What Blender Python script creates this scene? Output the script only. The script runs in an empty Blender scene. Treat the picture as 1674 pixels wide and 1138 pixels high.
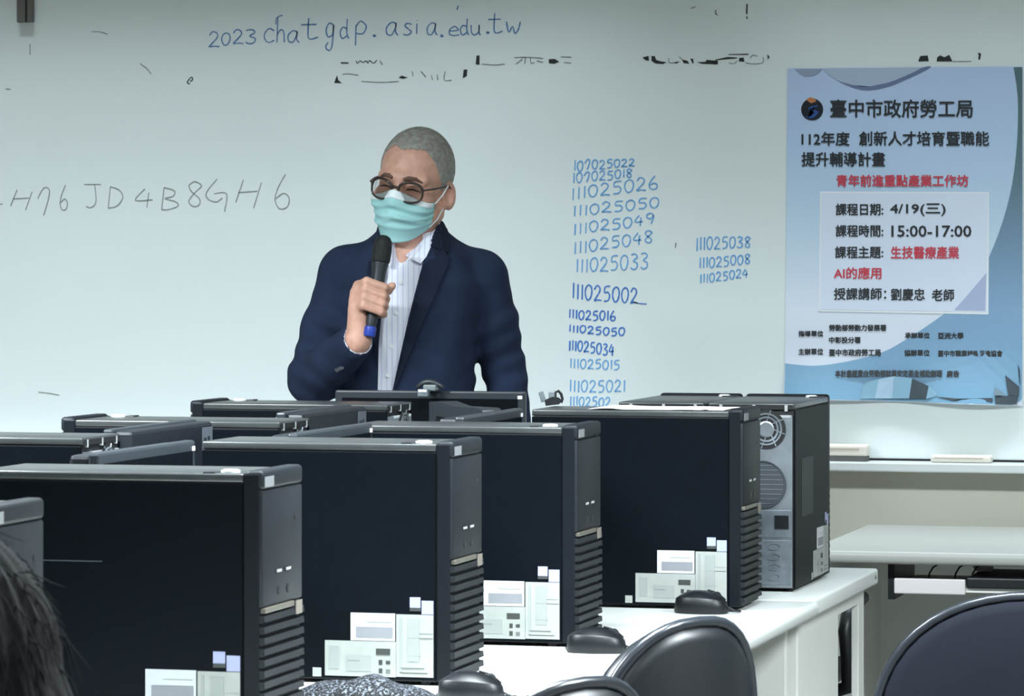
import bpy, bmesh, math, random
import numpy as np
from mathutils import Vector, Matrix, Euler
from mathutils.bvhtree import BVHTree
random.seed(7)
S = bpy.context.scene
COL = S.collection
PI = math.pi

# ------------------------------------------------------------------ camera, world, lights, exposure
FP, TH, VH, ZE = 6224.0, math.radians(14.6), 423.0, 1.3775      # focal length (px), yaw, horizon row, eye height
CT, ST = math.cos(TH), math.sin(TH)
cam_d = bpy.data.cameras.new('camera'); cam = bpy.data.objects.new('camera', cam_d); COL.objects.link(cam)
cam.location = (0, 0, ZE); cam.rotation_euler = (PI/2, 0, TH)
cam_d.sensor_width = 36; cam_d.lens = 36*FP/1674; cam_d.shift_y = -(569-VH)/1674
cam_d.clip_start = .1; cam_d.clip_end = 60
cam_d.dof.use_dof = True; cam_d.dof.focus_distance = 7.6; cam_d.dof.aperture_fstop = 26
S.camera = cam
S.view_settings.view_transform = 'Standard'; S.view_settings.look = 'None'
S.view_settings.exposure = 0.3; S.view_settings.gamma = 1; S.view_settings.use_curve_mapping = False
wd = bpy.data.worlds.new('world'); S.world = wd; wd.use_nodes = True
wd.node_tree.nodes['Background'].inputs[0].default_value = (.9, .97, 1, 1)
wd.node_tree.nodes['Background'].inputs[1].default_value = .12
LIGHTS = [(-3.6, 5.15, 250, 152, 1.2, .5), (-1.2, 5.15, 125, 152, 1.2, .5), (1.2, 5.15, 240, 152, 1.2, .5),
          (-3.4, 2.6, 30, 150, 1.2, .5), (-1.0, 2.6, 20, 150, 1.2, .5), (1.4, 2.6, 34, 150, 1.2, .5),
          (-3.4, .6, 20, 150, 1.2, .5), (-1.0, .6, 18, 150, 1.2, .5), (1.4, .6, 20, 150, 1.2, .5),
          (-3.9, 9.08, 25, 64, 3.6, .12), (-.75, 9.08, 11.5, 66, 2.4, .12)]   # the last two: unseen strips added to brighten the lower board and poster
for x, y, p, sp, sx, sy in LIGHTS:
    l = bpy.data.lights.new('ceiling_or_added_lamp', 'AREA'); l.shape = 'RECTANGLE'; l.size = sx; l.size_y = sy
    l.energy = p; l.color = (.855, .955, 1); l.spread = math.radians(sp)
    o = bpy.data.objects.new('ceiling_or_added_lamp', l); COL.objects.link(o); o.location = (x, y, 2.78)

# ------------------------------------------------------------------ projection helpers: a pixel on a known plane -> a point of the room
def onY(u, v, Y):
    k = (u-837)/FP; d = Y/(CT+k*ST)
    return Vector((d*(k*CT-ST), Y, ZE-(v-VH)/FP*d))
def onZ(u, v, z):
    d = (ZE-z)*FP/(v-VH); k = (u-837)/FP
    return Vector((d*(k*CT-ST), d*(CT+k*ST), z))
def atd(u, v, d):
    k = (u-837)/FP
    return Vector((d*(k*CT-ST), d*(CT+k*ST), ZE-(v-VH)/FP*d))

# ------------------------------------------------------------------ materials
MATS = {}
def srgb(r, g, b):
    f = lambda c: (c/255/12.92) if c/255 <= .04045 else ((c/255+.055)/1.055)**2.4
    return (f(r), f(g), f(b), 1)
def mat(name, rgb, rough=.5, metal=0, spec=.5, noise=None, bump=None, coat=0, emit=None):
    if name in MATS: return MATS[name]
    m = bpy.data.materials.new(name); m.use_nodes = True; N = m.node_tree.nodes; L = m.node_tree.links
    b = N['Principled BSDF']; c = srgb(*rgb)
    b.inputs['Base Color'].default_value = c; b.inputs['Roughness'].default_value = rough
    b.inputs['Metallic'].default_value = metal; b.inputs['Specular IOR Level'].default_value = spec
    b.inputs['Coat Weight'].default_value = coat
    if noise or bump: tc = N.new('ShaderNodeTexCoord')
    if noise:
        sc, amt = noise[:2]
        n = N.new('ShaderNodeTexNoise'); n.inputs['Scale'].default_value = sc; n.inputs['Detail'].default_value = 5
        L.new(tc.outputs['Object'], n.inputs['Vector'])
        r = N.new('ShaderNodeValToRGB'); r.color_ramp.elements[0].position = .3; r.color_ramp.elements[1].position = .7
        lo = tuple(x*(1-amt) for x in c[:3])+(1,); hi = tuple(min(1, x*(1+amt)) for x in c[:3])+(1,)
        if len(noise) > 2: lo, hi = srgb(*noise[2]), c
        r.color_ramp.elements[0].color = lo; r.color_ramp.elements[1].color = hi
        L.new(n.outputs['Fac'], r.inputs['Fac']); L.new(r.outputs['Color'], b.inputs['Base Color'])
    if bump:
        n2 = N.new('ShaderNodeTexNoise'); n2.inputs['Scale'].default_value = bump[0]; n2.inputs['Detail'].default_value = 4
        L.new(tc.outputs['Object'], n2.inputs['Vector'])
        bp = N.new('ShaderNodeBump'); bp.inputs['Strength'].default_value = bump[1]; bp.inputs['Distance'].default_value = bump[2] if len(bump) > 2 else .002
        L.new(n2.outputs['Fac'], bp.inputs['Height']); L.new(bp.outputs['Normal'], b.inputs['Normal'])
    MATS[name] = m
    return m

M_wall = mat('wall_paint', (206, 204, 192), .9, noise=(3, .03))
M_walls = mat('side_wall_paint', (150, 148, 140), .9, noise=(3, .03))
M_ceil = mat('ceiling_tile', (180, 184, 184), .9, noise=(8, .04))
M_floor = mat('floor_vinyl', (104, 104, 101), .45, noise=(5, .08))
M_board = mat('whiteboard_enamel', (228, 236, 236), .42, noise=(1.2, .03))
M_alu = mat('aluminium', (215, 220, 220), .4, .3)
M_white = mat('white_laminate', (216, 219, 216), .38, noise=(4, .02))
M_whitem = mat('white_painted_steel', (226, 227, 222), .5, noise=(4, .02))
M_case = mat('black_steel', (3, 8, 14), .5, spec=.09, noise=(60, .12), bump=(500, .12, .0006))
M_case2 = mat('black_plastic_side', (9, 14, 20), .5, spec=.18)
M_top = mat('case_top_steel', (54, 57, 58), .3, spec=.7, noise=(40, .15))
M_bez = mat('grey_plastic', (24, 28, 33), .5, spec=.25, noise=(15, .06), bump=(900, .15, .0004))
M_slat = mat('grey_louvre_plastic', (22, 25, 29), .5, spec=.25)
M_gap_shadow = mat('dark_gap_and_shadow', (12, 14, 17), .7)
M_silver = mat('galvanised_steel', (150, 158, 165), .38, .75, noise=(25, .18))
M_silver2 = mat('galvanised_plate', (128, 137, 145), .45, .6, noise=(40, .2))
M_chrome = mat('bright_metal', (235, 238, 240), .2, .6)
M_sticker_glint = mat('white_sticker_and_glint', (236, 240, 240), .3)
M_gold = mat('champagne_plastic', (96, 93, 84), .4, .2, noise=(60, .15))
M_pap = mat('label_paper', (148, 152, 148), .6, noise=(30, .05))
M_papw = mat('white_label_paper', (182, 185, 188), .5)
M_ink = mat('label_ink', (96, 100, 98), .6)
M_inkd = mat('dark_label_ink', (50, 54, 52), .6)
M_lav = mat('lavender_sticker', (150, 155, 190), .5)
M_pink = mat('pink_sticker', (214, 190, 190), .5)
M_scr = mat('screen_glass', (14, 17, 21), .22, spec=.35)
M_mon = mat('monitor_plastic', (46, 51, 56), .35, noise=(10, .06))
M_monb = mat('monitor_back_plastic', (26, 30, 36), .45, noise=(10, .08))
M_blk = mat('black_plastic', (22, 25, 29), .4)
M_mouse = mat('mouse_plastic', (13, 16, 20), .4, spec=.4)
M_leath = mat('black_vinyl', (19, 23, 28), .38, noise=(20, .1), bump=(350, .1, .0006))
M_rim = mat('chair_edge_plastic', (40, 44, 50), .25)
M_fab = mat('navy_chair_fabric', (17, 20, 30), .85, spec=.2, noise=(400, .15), bump=(900, .3, .0006))
M_speck = mat('speckled_fabric', (40, 44, 52), .7, spec=.2, noise=(260, 1, (6, 8, 11)), bump=(120, .6, .003))
_r = MATS['speckled_fabric'].node_tree.nodes['Color Ramp'].color_ramp; _r.elements[0].position = .5; _r.elements[1].position = .66; _r.elements[1].color = srgb(112, 118, 128)
M_jack = mat('navy_wool', (33, 44, 67), .9, spec=.2, noise=(14, .16), bump=(600, .2, .0006))
M_lapel = mat('navy_wool_shaded', (25, 33, 50), .9, spec=.2, noise=(14, .14), bump=(600, .2, .0006))  # darker copy of the blazer wool: the lapel's shadow put into the colour
M_trou = mat('dark_trouser_wool', (36, 38, 44), .85)
M_shoe = mat('black_shoe_leather', (20, 20, 22), .35)
M_skin = mat('skin', (206, 158, 138), .5, noise=(38, .16), bump=(160, .15, .001))
M_hair = mat('grey_hair', (146, 143, 136), .65, noise=(90, .3), bump=(260, .6, .002))
M_brow = mat('brow_hair', (104, 78, 68), .8)
M_mask = mat('mask_fabric', (164, 214, 215), .75, bump=(500, .1, .0005))
M_maskw = mat('mask_white', (234, 243, 245), .7)
M_frame = mat('glasses_acetate', (50, 42, 38), .2)
M_mic = mat('microphone_body', (42, 48, 54), .35)
M_mesh = mat('microphone_grille', (20, 23, 27), .55, bump=(700, .9, .002))
M_blue = mat('blue_band', (40, 66, 165), .35)
M_hairb = mat('black_hair', (7, 8, 11), .75, spec=.2, noise=(60, .4))
M_tee = mat('dark_shirt', (40, 44, 52), .85)
M_jean = mat('blue_denim', (50, 60, 82), .85)
M_felt = mat('eraser_felt', (92, 92, 92), .9)
M_erase = mat('eraser_plastic', (226, 220, 208), .5)
M_blueink = mat('blue_marker', (106, 164, 218), .6)
M_blueink2 = mat('strong_blue_marker', (56, 116, 196), .6)
M_greyink = mat('faded_grey_marker', (136, 144, 141), .6)
M_blackink = mat('black_residue', (40, 42, 42), .8)
M_faint = mat('faint_residue', (176, 182, 179), .7)
M_greyres = mat('grey_residue', (120, 126, 124), .8)
M_inkblue = mat('urlblue_marker', (84, 126, 176), .6)
M_green = mat('green_marker', (30, 80, 72), .6)
# glass for spectacles
mg = bpy.data.materials.new('lens_glass'); mg.use_nodes = True
_n = mg.node_tree.nodes; _b = _n['Principled BSDF']; _b.inputs['Transmission Weight'].default_value = 1
_b.inputs['Roughness'].default_value = .02; _b.inputs['IOR'].default_value = 1.05
MATS['lens_glass'] = mg
def striped(name, base, line, scale):
    m = mat(name, base, .75); N = m.node_tree.nodes; L = m.node_tree.links; b = N['Principled BSDF']
    tc = N.new('ShaderNodeTexCoord'); w = N.new('ShaderNodeTexWave'); w.inputs['Scale'].default_value = scale
    w.inputs['Distortion'].default_value = .5; w.inputs['Detail'].default_value = 0
    r = N.new('ShaderNodeValToRGB'); r.color_ramp.elements[0].position = .0; r.color_ramp.elements[1].position = .25
    r.color_ramp.elements[0].color = srgb(*line); r.color_ramp.elements[1].color = srgb(*base)
    L.new(tc.outputs['Object'], w.inputs['Vector']); L.new(w.outputs['Color'], r.inputs['Fac']); L.new(r.outputs['Color'], b.inputs['Base Color'])
    return m
M_shirt = striped('striped_shirt_cotton', (236, 238, 250), (206, 209, 234), 26)

# ------------------------------------------------------------------ mesh helpers
def link(name, me, m=None, parent=None):
    o = bpy.data.objects.new(name, me); COL.objects.link(o)
    if m is not None: me.materials.append(m)
    if parent is not None: o.parent = parent
    return o
class MB:
    def __init__(s): s.bm = bmesh.new()
    def box(s, x0, x1, y0, y1, z0, z1, bev=0, seg=2, M=None):
        mt = Matrix.Translation(((x0+x1)/2, (y0+y1)/2, (z0+z1)/2)) @ Matrix.Diagonal((x1-x0, y1-y0, z1-z0, 1))
        r = bmesh.ops.create_cube(s.bm, size=1, matrix=mt)
        vs = r['verts']
        if bev:
            es = list({e for v in vs for e in v.link_edges})
            rb = bmesh.ops.bevel(s.bm, geom=es, offset=bev, segments=seg, affect='EDGES', profile=.5)
            vs = list({v for f in rb['faces'] for v in f.verts} | {v for v in vs if v.is_valid})
        if M is not None: bmesh.ops.transform(s.bm, matrix=M, verts=[v for v in vs if v.is_valid])
        return s
    def prism(s, pts, d, M=None, cap=True):                       # pts: 3-D outline, d: extrusion vector
        vs = [s.bm.verts.new(p) for p in pts]; d = Vector(d)
        ws = [s.bm.verts.new(Vector(p)+d) for p in pts]; n = len(pts)
        s.bm.faces.new(vs); s.bm.faces.new(ws[::-1])
        for i in range(n): s.bm.faces.new((vs[i], ws[i], ws[(i+1) % n], vs[(i+1) % n]))
        if M is not None: bmesh.ops.transform(s.bm, matrix=M, verts=vs+ws)
        return s
    def tube(s, pts, r, n=8, closed=False):
        pts = [Vector(p) for p in pts]; k = len(pts); rs = r if isinstance(r, (list, tuple)) else [r]*k
        rings = []; up = None
        for i, p in enumerate(pts):
            a = pts[(i-1) % k] if (closed or i > 0) else p; b = pts[(i+1) % k] if (closed or i < k-1) else p
            t = (b-a).normalized()
            if up is None: up = t.orthogonal().normalized()
            up = (up - t*up.dot(t)); up = up.normalized() if up.length > 1e-6 else t.orthogonal().normalized()
            w = t.cross(up)
            rings.append([s.bm.verts.new(p+(up*math.cos(2*PI*j/n)+w*math.sin(2*PI*j/n))*rs[i]) for j in range(n)])
        for i in range(k if closed else k-1):
            A, B = rings[i], rings[(i+1) % k]
            for j in range(n): s.bm.faces.new((A[j], A[(j+1) % n], B[(j+1) % n], B[j]))
        if not closed: s.bm.faces.new(rings[0][::-1]); s.bm.faces.new(rings[-1])
        return s
    def lathe(s, prof, n=24, M=None):                              # prof: (radius, z) from bottom to top
        rings = [[s.bm.verts.new((r*math.cos(2*PI*j/n), r*math.sin(2*PI*j/n), z)) for j in range(n)] for r, z in prof]
        for A, B in zip(rings, rings[1:]):
            for j in range(n): s.bm.faces.new((A[j], A[(j+1) % n], B[(j+1) % n], B[j]))
        s.bm.faces.new(rings[0][::-1]); s.bm.faces.new(rings[-1])
        if M is not None: bmesh.ops.transform(s.bm, matrix=M, verts=[v for R in rings for v in R])
        return s
    def grid(s, P, thick=None):                                    # P: rows of points; optional thickness vector -> closed slab
        rows = [[s.bm.verts.new(p) for p in R] for R in P]
        for A, B in zip(rows, rows[1:]):
            for j in range(len(A)-1): s.bm.faces.new((A[j], A[j+1], B[j+1], B[j]))
        if thick is not None:
            t = Vector(thick); r2 = [[s.bm.verts.new(Vector(v.co)+t) for v in R] for R in rows]
            for A, B in zip(r2, r2[1:]):
                for j in range(len(A)-1): s.bm.faces.new((A[j], B[j], B[j+1], A[j+1]))
            bo = lambda R: [R[0][j] for j in range(len(R[0]))]+[R[i][-1] for i in range(1, len(R))]+[R[-1][j] for j in range(len(R[0])-2, -1, -1)]+[R[i][0] for i in range(len(R)-2, 0, -1)]
            a, b = bo(rows), bo(r2)
            for i in range(len(a)): s.bm.faces.new((a[i], b[i], b[(i+1) % len(a)], a[(i+1) % len(a)]))
        return s
    def build(s, name, m, parent=None, smooth=False, angle=None):
        bmesh.ops.recalc_face_normals(s.bm, faces=s.bm.faces)
        me = bpy.data.meshes.new(name); s.bm.to_mesh(me); s.bm.free()
        if smooth:
            for p in me.polygons: p.use_smooth = True
        o = link(name, me, m, parent)
        if smooth and angle:
            me.set_sharp_from_angle(angle=math.radians(angle))
        return o
def tag(o, label, cat, group=None):
    o['label'] = label; o['category'] = cat
    if group: o['group'] = group
    return o
def thing(name, label, cat, loc=(0, 0, 0), rz=0, group=None):
    o = bpy.data.objects.new(name, None); COL.objects.link(o); o.location = loc; o.rotation_euler = (0, 0, rz)
    o.empty_display_size = .1
    return tag(o, label, cat, group)
def struct(o):
    o['kind'] = 'structure'; return o
def dup(root, loc, rz, label):
    r = root.copy(); COL.objects.link(r); r.location = loc; r.rotation_euler = (0, 0, rz); r['label'] = label
    for ch in list(root.children):
        c = ch.copy(); COL.objects.link(c); c.parent = r
        for g in list(ch.children):
            q = g.copy(); COL.objects.link(q); q.parent = c
    return r

# ------------------------------------------------------------------ the room
WY = 9.55                                                          # front wall
def wallbox(name, m, *b):
    return struct(MB().box(*b).build(name, m))
wallbox('wall_front', M_wall, -6.2, 3.2, WY, WY+.15, 0, 2.9)
wallbox('wall_left', M_walls, -6.35, -6.2, -1.8, WY+.15, 0, 2.9)
wallbox('wall_right', M_walls, 3.2, 3.35, -1.8, WY+.15, 0, 2.9)
wallbox('wall_back', M_walls, -6.35, 3.35, -1.95, -1.8, 0, 2.9)
wallbox('floor', M_floor, -6.35, 3.35, -1.95, WY+.15, -.1, 0)
wallbox('ceiling', M_ceil, -6.35, 3.35, -1.95, WY+.15, 2.9, 3.0)
wallbox('baseboard_front', mat('baseboard_vinyl', (95, 92, 86), .6), -6.2, 3.2, WY-.012, WY, 0, .09)

# ------------------------------------------------------------------ whiteboard with its handwriting
BY = 9.52                                                          # face of the board
wb = thing('whiteboard', 'long white marker board on the front wall covered in handwriting', 'whiteboard', (-2.2, BY, 0))
WB0 = Vector((-2.2, BY, 0))
MB().box(-3.4, 3.4, 0, .03, .872, 2.09).build('board_panel', M_board, wb)
_f = MB()
_f.box(-3.42, 3.42, -.006, .03, 2.09, 2.115).box(-3.43, -3.4, -.006, .03, .86, 2.115).box(3.4, 3.43, -.006, .03, .86, 2.115)
_f.build('frame', M_alu, wb)
MB().box(-3.42, 3.42, -.085, .03, .845, .869, .004).build('pen_tray', M_alu, wb)
MB().box(-3.4, 3.4, -.004, .0, .869, .8745).build('tray_shadow', M_gap_shadow, wb)  # dark strip painting the ledge's shadow along the board's lower edge

G = {
 '0': [[(.5, 1), (.15, .8), (.05, .4), (.3, .02), (.7, .08), (.95, .5), (.85, .88), (.5, 1)]],
 '1': [[(.55, 1), (.45, 0)]],
 '2': [[(.08, .75), (.35, 1), (.75, .92), (.8, .65), (.4, .3), (.05, .02), (.5, .06), (1, .02)]],
 '3': [[(.1, .95), (.6, 1), (.85, .8), (.4, .55), (.85, .4), (.8, .12), (.4, 0), (.05, .12)]],
 '4': [[(.55, 1), (.05, .4), (.95, .42)], [(.75, .8), (.65, 0)]],
 '5': [[(.95, 1), (.3, .95), (.2, .58), (.65, .6), (.9, .35), (.65, .05), (.1, 0)]],
 '6': [[(.7, 1), (.25, .6), (.08, .25), (.35, 0), (.8, .05), (.92, .3), (.6, .45), (.15, .3)]],
 '7': [[(.02, .62), (.45, 1), (.85, .95), (.8, .6), (.45, 0)]],
 '8': [[(.85, .9), (.5, 1), (.15, .85), (.3, .6), (.8, .3), (.75, .05), (.4, 0), (.12, .2), (.5, .55), (.9, .8), (.85, .9)]],
 '9': [[(.9, .75), (.6, 1), (.15, .85), (.2, .55), (.6, .5), (.9, .8), (.8, .4), (.6, 0)]],
 'c': [[(.95, .85), (.5, 1), (.1, .65), (.1, .25), (.45, 0), (.95, .15)]],
 'h': [[(.2, 1), (.1, 0)], [(.12, .3), (.5, .5), (.8, .4), (.85, 0)]],
 'a': [[(.85, .9), (.5, 1), (.1, .6), (.15, .1), (.5, .05), (.8, .6), (.85, .95), (.8, .3), (1, 0)]],
 't': [[(.45, 1), (.4, .2), (.55, 0), (1, .1)], [(.0, .68), (.9, .7)]],
 'g': [[(.8, .95), (.4, 1), (.1, .75), (.3, .5), (.75, .6), (.85, .95), (.7, .2), (.4, 0), (.05, .12), (.3, .3)]],
 'd': [[(.75, .5), (.35, .58), (.08, .3), (.3, 0), (.75, .15)], [(.8, 1), (.75, .3), (.95, 0)]],
 'p': [[(.15, .85), (.1, 0)], [(.12, .75), (.5, 1), (.95, .8), (.7, .5), (.15, .5)]],
 's': [[(.9, .9), (.5, 1), (.2, .8), (.6, .5), (.9, .25), (.5, 0), (.05, .05)]],
 'i': [[(.5, .75), (.45, 0)], [(.5, 1), (.5, .96)]],
 'e': [[(.1, .5), (.9, .6), (.6, 1), (.15, .7), (.1, .2), (.5, 0), (1, .1)]],
 'u': [[(.1, 1), (.12, .3), (.4, 0), (.8, .3), (.85, 1), (.85, .2), (1, 0)]],
 'w': [[(.05, 1), (.2, .1), (.45, .6), (.6, 0), (.85, .4), (.95, 1)]],
 '.': [[(-.1, .6), (.5, .3), (1.1, .6), (.5, 1), (-.1, .6)]], '-': [[(0, .45), (1, .5)]], '/': [[(.9, 1), (.1, 0)]],
 'H': [[(.3, 1), (0, .2)], [(.1, .55), (.85, .6)], [(1, .9), (.7, 0)]],
 'J': [[(0, 1), (1, 1)], [(.62, 1), (.7, .25), (.4, 0), (.1, .05)]],
 'D': [[(.15, 1), (0, 0)], [(.15, 1), (.75, .85), (1, .5), (.6, .1), (0, 0)]],
 'B': [[(.15, 1), (0, 0)], [(.15, 1), (.8, .85), (.7, .6), (.2, .5), (.9, .35), (1, .15), (.4, 0), (0, 0)]],
 'G': [[(.55, 1), (.05, .6), (.1, .4), (.5, .3), (.8, .42)], [(.4, .55), (1, .55), (.9, 0)]],
}
def smooth_line(p, n=4):
    if len(p) < 3: return p
    out = []
    for i in range(len(p)-1):
        p0, p1, p2, p3 = p[max(i-1, 0)], p[i], p[i+1], p[min(i+2, len(p)-1)]
        for k in range(n):
            t = k/n
            out.append(tuple(.5*(2*p1[j]+(p2[j]-p0[j])*t+(2*p0[j]-5*p1[j]+4*p2[j]-p3[j])*t*t+(3*p1[j]-p0[j]-3*p2[j]+p3[j])*t**3) for j in range(2)))
    return out+[p[-1]]
class Ink:                                                         # pen strokes on the board face
    def __init__(s): s.mb = MB()
    def stroke(s, px, w, sm=True):
        if sm: px = smooth_line(px)
        P = [onY(u, v, BY-.0006)-WB0 for u, v in px]; n = len(P); L = []; R = []
        for i, p in enumerate(P):
            t = (P[min(i+1, n-1)]-P[max(i-1, 0)]); t.y = 0
            t = t.normalized() if t.length > 1e-7 else Vector((1, 0, 0))
            nn = Vector((-t.z, 0, t.x))*w/2*random.uniform(.75, 1.15)
            L.append(p+nn); R.append(p-nn)
        s.mb.grid([L, R], (0, .0006, 0))
    def poly(s, px):
        s.mb.prism([onY(u, v, BY-.0006)-WB0 for u, v in px], (0, .0006, 0))
    def glyph(s, ch, x0, y0, x1, y1, w):
        for st in G[ch]: s.stroke([(x0+(x1-x0)*a, y1+(y0-y1)*b) for a, b in st], w)
    def line(s, txt, a, b, w):                                     # a, b: (x, ytop, ybase) of first and last edge
        n = len(txt); ws = [.55 if c == '1' else 1.15 for c in txt]; tot = sum(ws); acc = 0
        for c, q in zip(txt, ws):
            t0 = acc/tot; t1 = (acc+q*.8)/tot; acc += q; tm = (t0+t1)/2
            f = lambda i, t: a[i]+(b[i]-a[i])*t
            j = random.uniform(-1, 1)
            s.glyph(c, f(0, t0), f(1, tm)+j, f(0, t1), f(2, tm)+j, w)
    def done(s, name, m): return s.mb.build(name, m, wb)
ik = Ink()
Z = lambda q, ox, oy, sc: (q[0]/sc+ox, q[2]/sc+oy, q[1]/sc+ox, q[3]/sc+oy)
for c, q in zip('2023chatgdp.asia.edu.tw', [(118, 170, 150, 222), (178, 222, 155, 213), (232, 282, 140, 207), (290, 345, 140, 207), (378, 430, 135, 200), (436, 482, 80, 200), (488, 545, 145, 200), (555, 635, 85, 185), (668, 715, 110, 238), (735, 782, 90, 182), (805, 865, 100, 215), (895, 905, 165, 175), (952, 1012, 105, 167), (1035, 1080, 110, 165), (1090, 1112, 95, 160), (1145, 1197, 108, 165), (1213, 1223, 165, 178), (1250, 1300, 125, 168), (1302, 1348, 88, 165), (1352, 1402, 118, 165), (1430, 1440, 150, 160), (1438, 1505, 62, 156), (1520, 1592, 102, 158)]):
    a = Z(q, 300, 0, 2.886)
    if c == '.' : ik.done('handwritten_word', M_inkblue); ik = Ink()
    ik.glyph(c, a[0], a[1], a[2], a[3], .0034)
ik.done('handwritten_word', M_inkblue)
for p in ([(451, 40), (452, 30), (458, 26), (462, 25)], [(749, 9), (747, 16)]): ik = Ink(); ik.stroke(p, .003); ik.done('pen_mark', M_inkblue)
ik = Ink()
for c, q in zip('-H76JD4B8GH6', [(-8, 15, 205, 220), (58, 175, 135, 245), (205, 280, 125, 275), (325, 372, 110, 245), (462, 552, 105, 232), (592, 672, 118, 235), (735, 840, 130, 232), (885, 972, 122, 243), (1022, 1110, 90, 225), (1125, 1240, 75, 255), (1290, 1430, 80, 235), (1498, 1590, 50, 238)]):
    a = Z(q, 0, 270, 3.348); ik.glyph(c, a[0], a[1], a[2], a[3], .0026)
ik.done('handwritten_code', M_greyink)
ZL = lambda q: (q[0]/2.646+900, q[1]/2.646+240, q[2]/2.646+240)
for dark, rows in ((0, [('107025022', (100, 60, 105), (370, 52, 82)), ('107025018', (95, 115, 160), (360, 95, 130)), ('111025026', (88, 180, 230), (475, 120, 178)), ('111025050', (95, 255, 300), (480, 215, 260)), ('111025049', (97, 335, 382), (460, 285, 330)), ('111025048', (98, 415, 465), (452, 358, 410)), ('111025033', (108, 490, 545), (432, 455, 525))]),
                   (1, [('111025002', (92, 590, 655), (385, 615, 680)), ('111025016', (78, 705, 742), (287, 712, 755)), ('111025050', (78, 770, 800), (328, 785, 820)), ('111025034', (78, 838, 880), (280, 855, 905))]),
                   (0, [('111025015', (82, 915, 955), (305, 925, 965)), ('111025021', (80, 1010, 1060), (330, 1010, 1060)), ('11102502', (82, 1080, 1120), (265, 1085, 1125))]),
                   (0, [('111025038', (628, 393, 450), (872, 388, 432)), ('111025008', (642, 480, 525), (870, 465, 505)), ('111025024', (645, 552, 590), (860, 528, 565))])):
    for t, a, b in rows:
        ik = Ink(); ik.line(t, ZL(a), ZL(b), .0040 if dark else .0036)
        if t[-2:] == '02' and dark: ik.stroke([(1034, 493), (1044, 496), (1057, 497)], .003)
        ik.done('handwritten_number', M_blueink2 if dark else M_blueink)
ik = Ink()                                                         # torn black tape residue and stray marks
Z5 = lambda x, y: (520+x/3.805, 60+y/3.805)
Z6 = lambda x, y: (1040+x/6.438, y/6.438)
Z7 = lambda x, y: (1480+x/8.63, 60+y/8.63)
for f, pl in ((Z5, [[(140, 158), (190, 160), (188, 168), (142, 167)], [(118, 238), (125, 270), (148, 288), (100, 288)], [(500, 255), (520, 242), (557, 254), (530, 262)], [(985, 118), (1004, 116), (1004, 175), (980, 172)], [(905, 205), (928, 203), (925, 245), (900, 258)], [(1435, 140), (1470, 138), (1500, 155), (1470, 168), (1435, 165)]]),
              (Z6, [[(65, 605), (130, 588), (135, 640), (100, 635)], [(160, 590), (195, 590), (210, 630), (255, 645), (320, 655), (280, 675), (200, 668), (160, 640)], [(430, 650), (455, 645), (430, 668), (370, 662)], [(480, 625), (540, 640), (560, 670), (500, 665)], [(570, 615), (600, 620), (605, 665), (590, 665)], [(640, 655), (730, 650), (740, 630), (860, 640), (860, 678), (690, 672)], [(830, 628), (960, 600), (1065, 605), (1060, 615), (930, 625), (835, 636)], [(1085, 610), (1130, 605), (1140, 650), (1080, 645)], [(970, 570), (1180, 565), (1180, 578), (975, 577)], [(1160, 40), (1175, 40), (1170, 150), (1155, 148)], [(1158, 170), (1172, 175), (1170, 205), (1160, 200)], [(1380, 570), (1405, 600), (1385, 625)]]),
              (Z7, [[(1020, 220), (1068, 240), (1055, 320), (1030, 320), (1035, 260)], [(180, 350), (210, 272), (315, 265), (330, 345)], [(440, 350), (450, 290), (495, 262), (550, 290), (620, 255), (665, 350)]])):
    for p in pl: ik = Ink(); ik.poly([f(*q) for q in p]); ik.done('tape_residue', M_blackink)
INKM = M_blackink
def mark(p, w): k = Ink(); k.stroke(p, w); k.done('pen_mark', INKM)
for p in ([(235, 150), (245, 165), (260, 150), (280, 160), (300, 150), (310, 165), (320, 148), (345, 165), (365, 145)],): mark([Z5(*q) for q in p], .0022)
mark([Z6(840, 105), Z6(835, 140), Z6(855, 160)], .002)
mark([(1105, 397), (1104, 405)], .002)
INKM = M_greyres
for p in ([(150, 235), (190, 230), (250, 240)], [(270, 278), (400, 284), (500, 278)], [(585, 215), (590, 245)], [(640, 215), (670, 250)], [(705, 240), (712, 270)], [(740, 235), (745, 270)], [(790, 215), (785, 270), (830, 270)], [(1020, 170), (1100, 176), (1160, 170)]):
    mark([Z5(*q) for q in p], .0022)
for p in ([(340, 610), (350, 660), (400, 660)], [(450, 595), (500, 640)], [(975, 660), (1030, 670), (1060, 640)], [(1150, 660), (1220, 672), (1330, 660), (1335, 600)], [(1200, 610), (1230, 580), (1275, 590)]): mark([Z6(*q) for q in p], .0018)
mark([Z7(670, 350), Z7(800, 350), Z7(930, 347)], .002)
for p in ([(385, 150), (400, 175)], [(1220, 130), (1300, 128), (1400, 135)], [(1230, 170), (1270, 140)], [(1290, 130), (1285, 170)], [(1320, 130), (1325, 165), (1345, 160)], [(1360, 150), (1400, 160)], [(1510, 125), (1575, 128)], [(1530, 160), (1575, 165)]): mark([Z5(*q) for q in p], .0024)
for p in ([(150, 52), (163, 52), (176, 56)], [(49, 72), (49, 90)], [(229, 104), (240, 112), (247, 121)], [(63, 641), (80, 643), (97, 646)], [(9, 145), (17, 146)], [(1129, 14), (1137, 11)]): mark(p, .002)
ik = Ink()
ik.stroke([(310, 137), (306, 135), (309, 130), (313, 126), (315, 130), (311, 133)], .003)
ik.done('green_dot', M_green)
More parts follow.
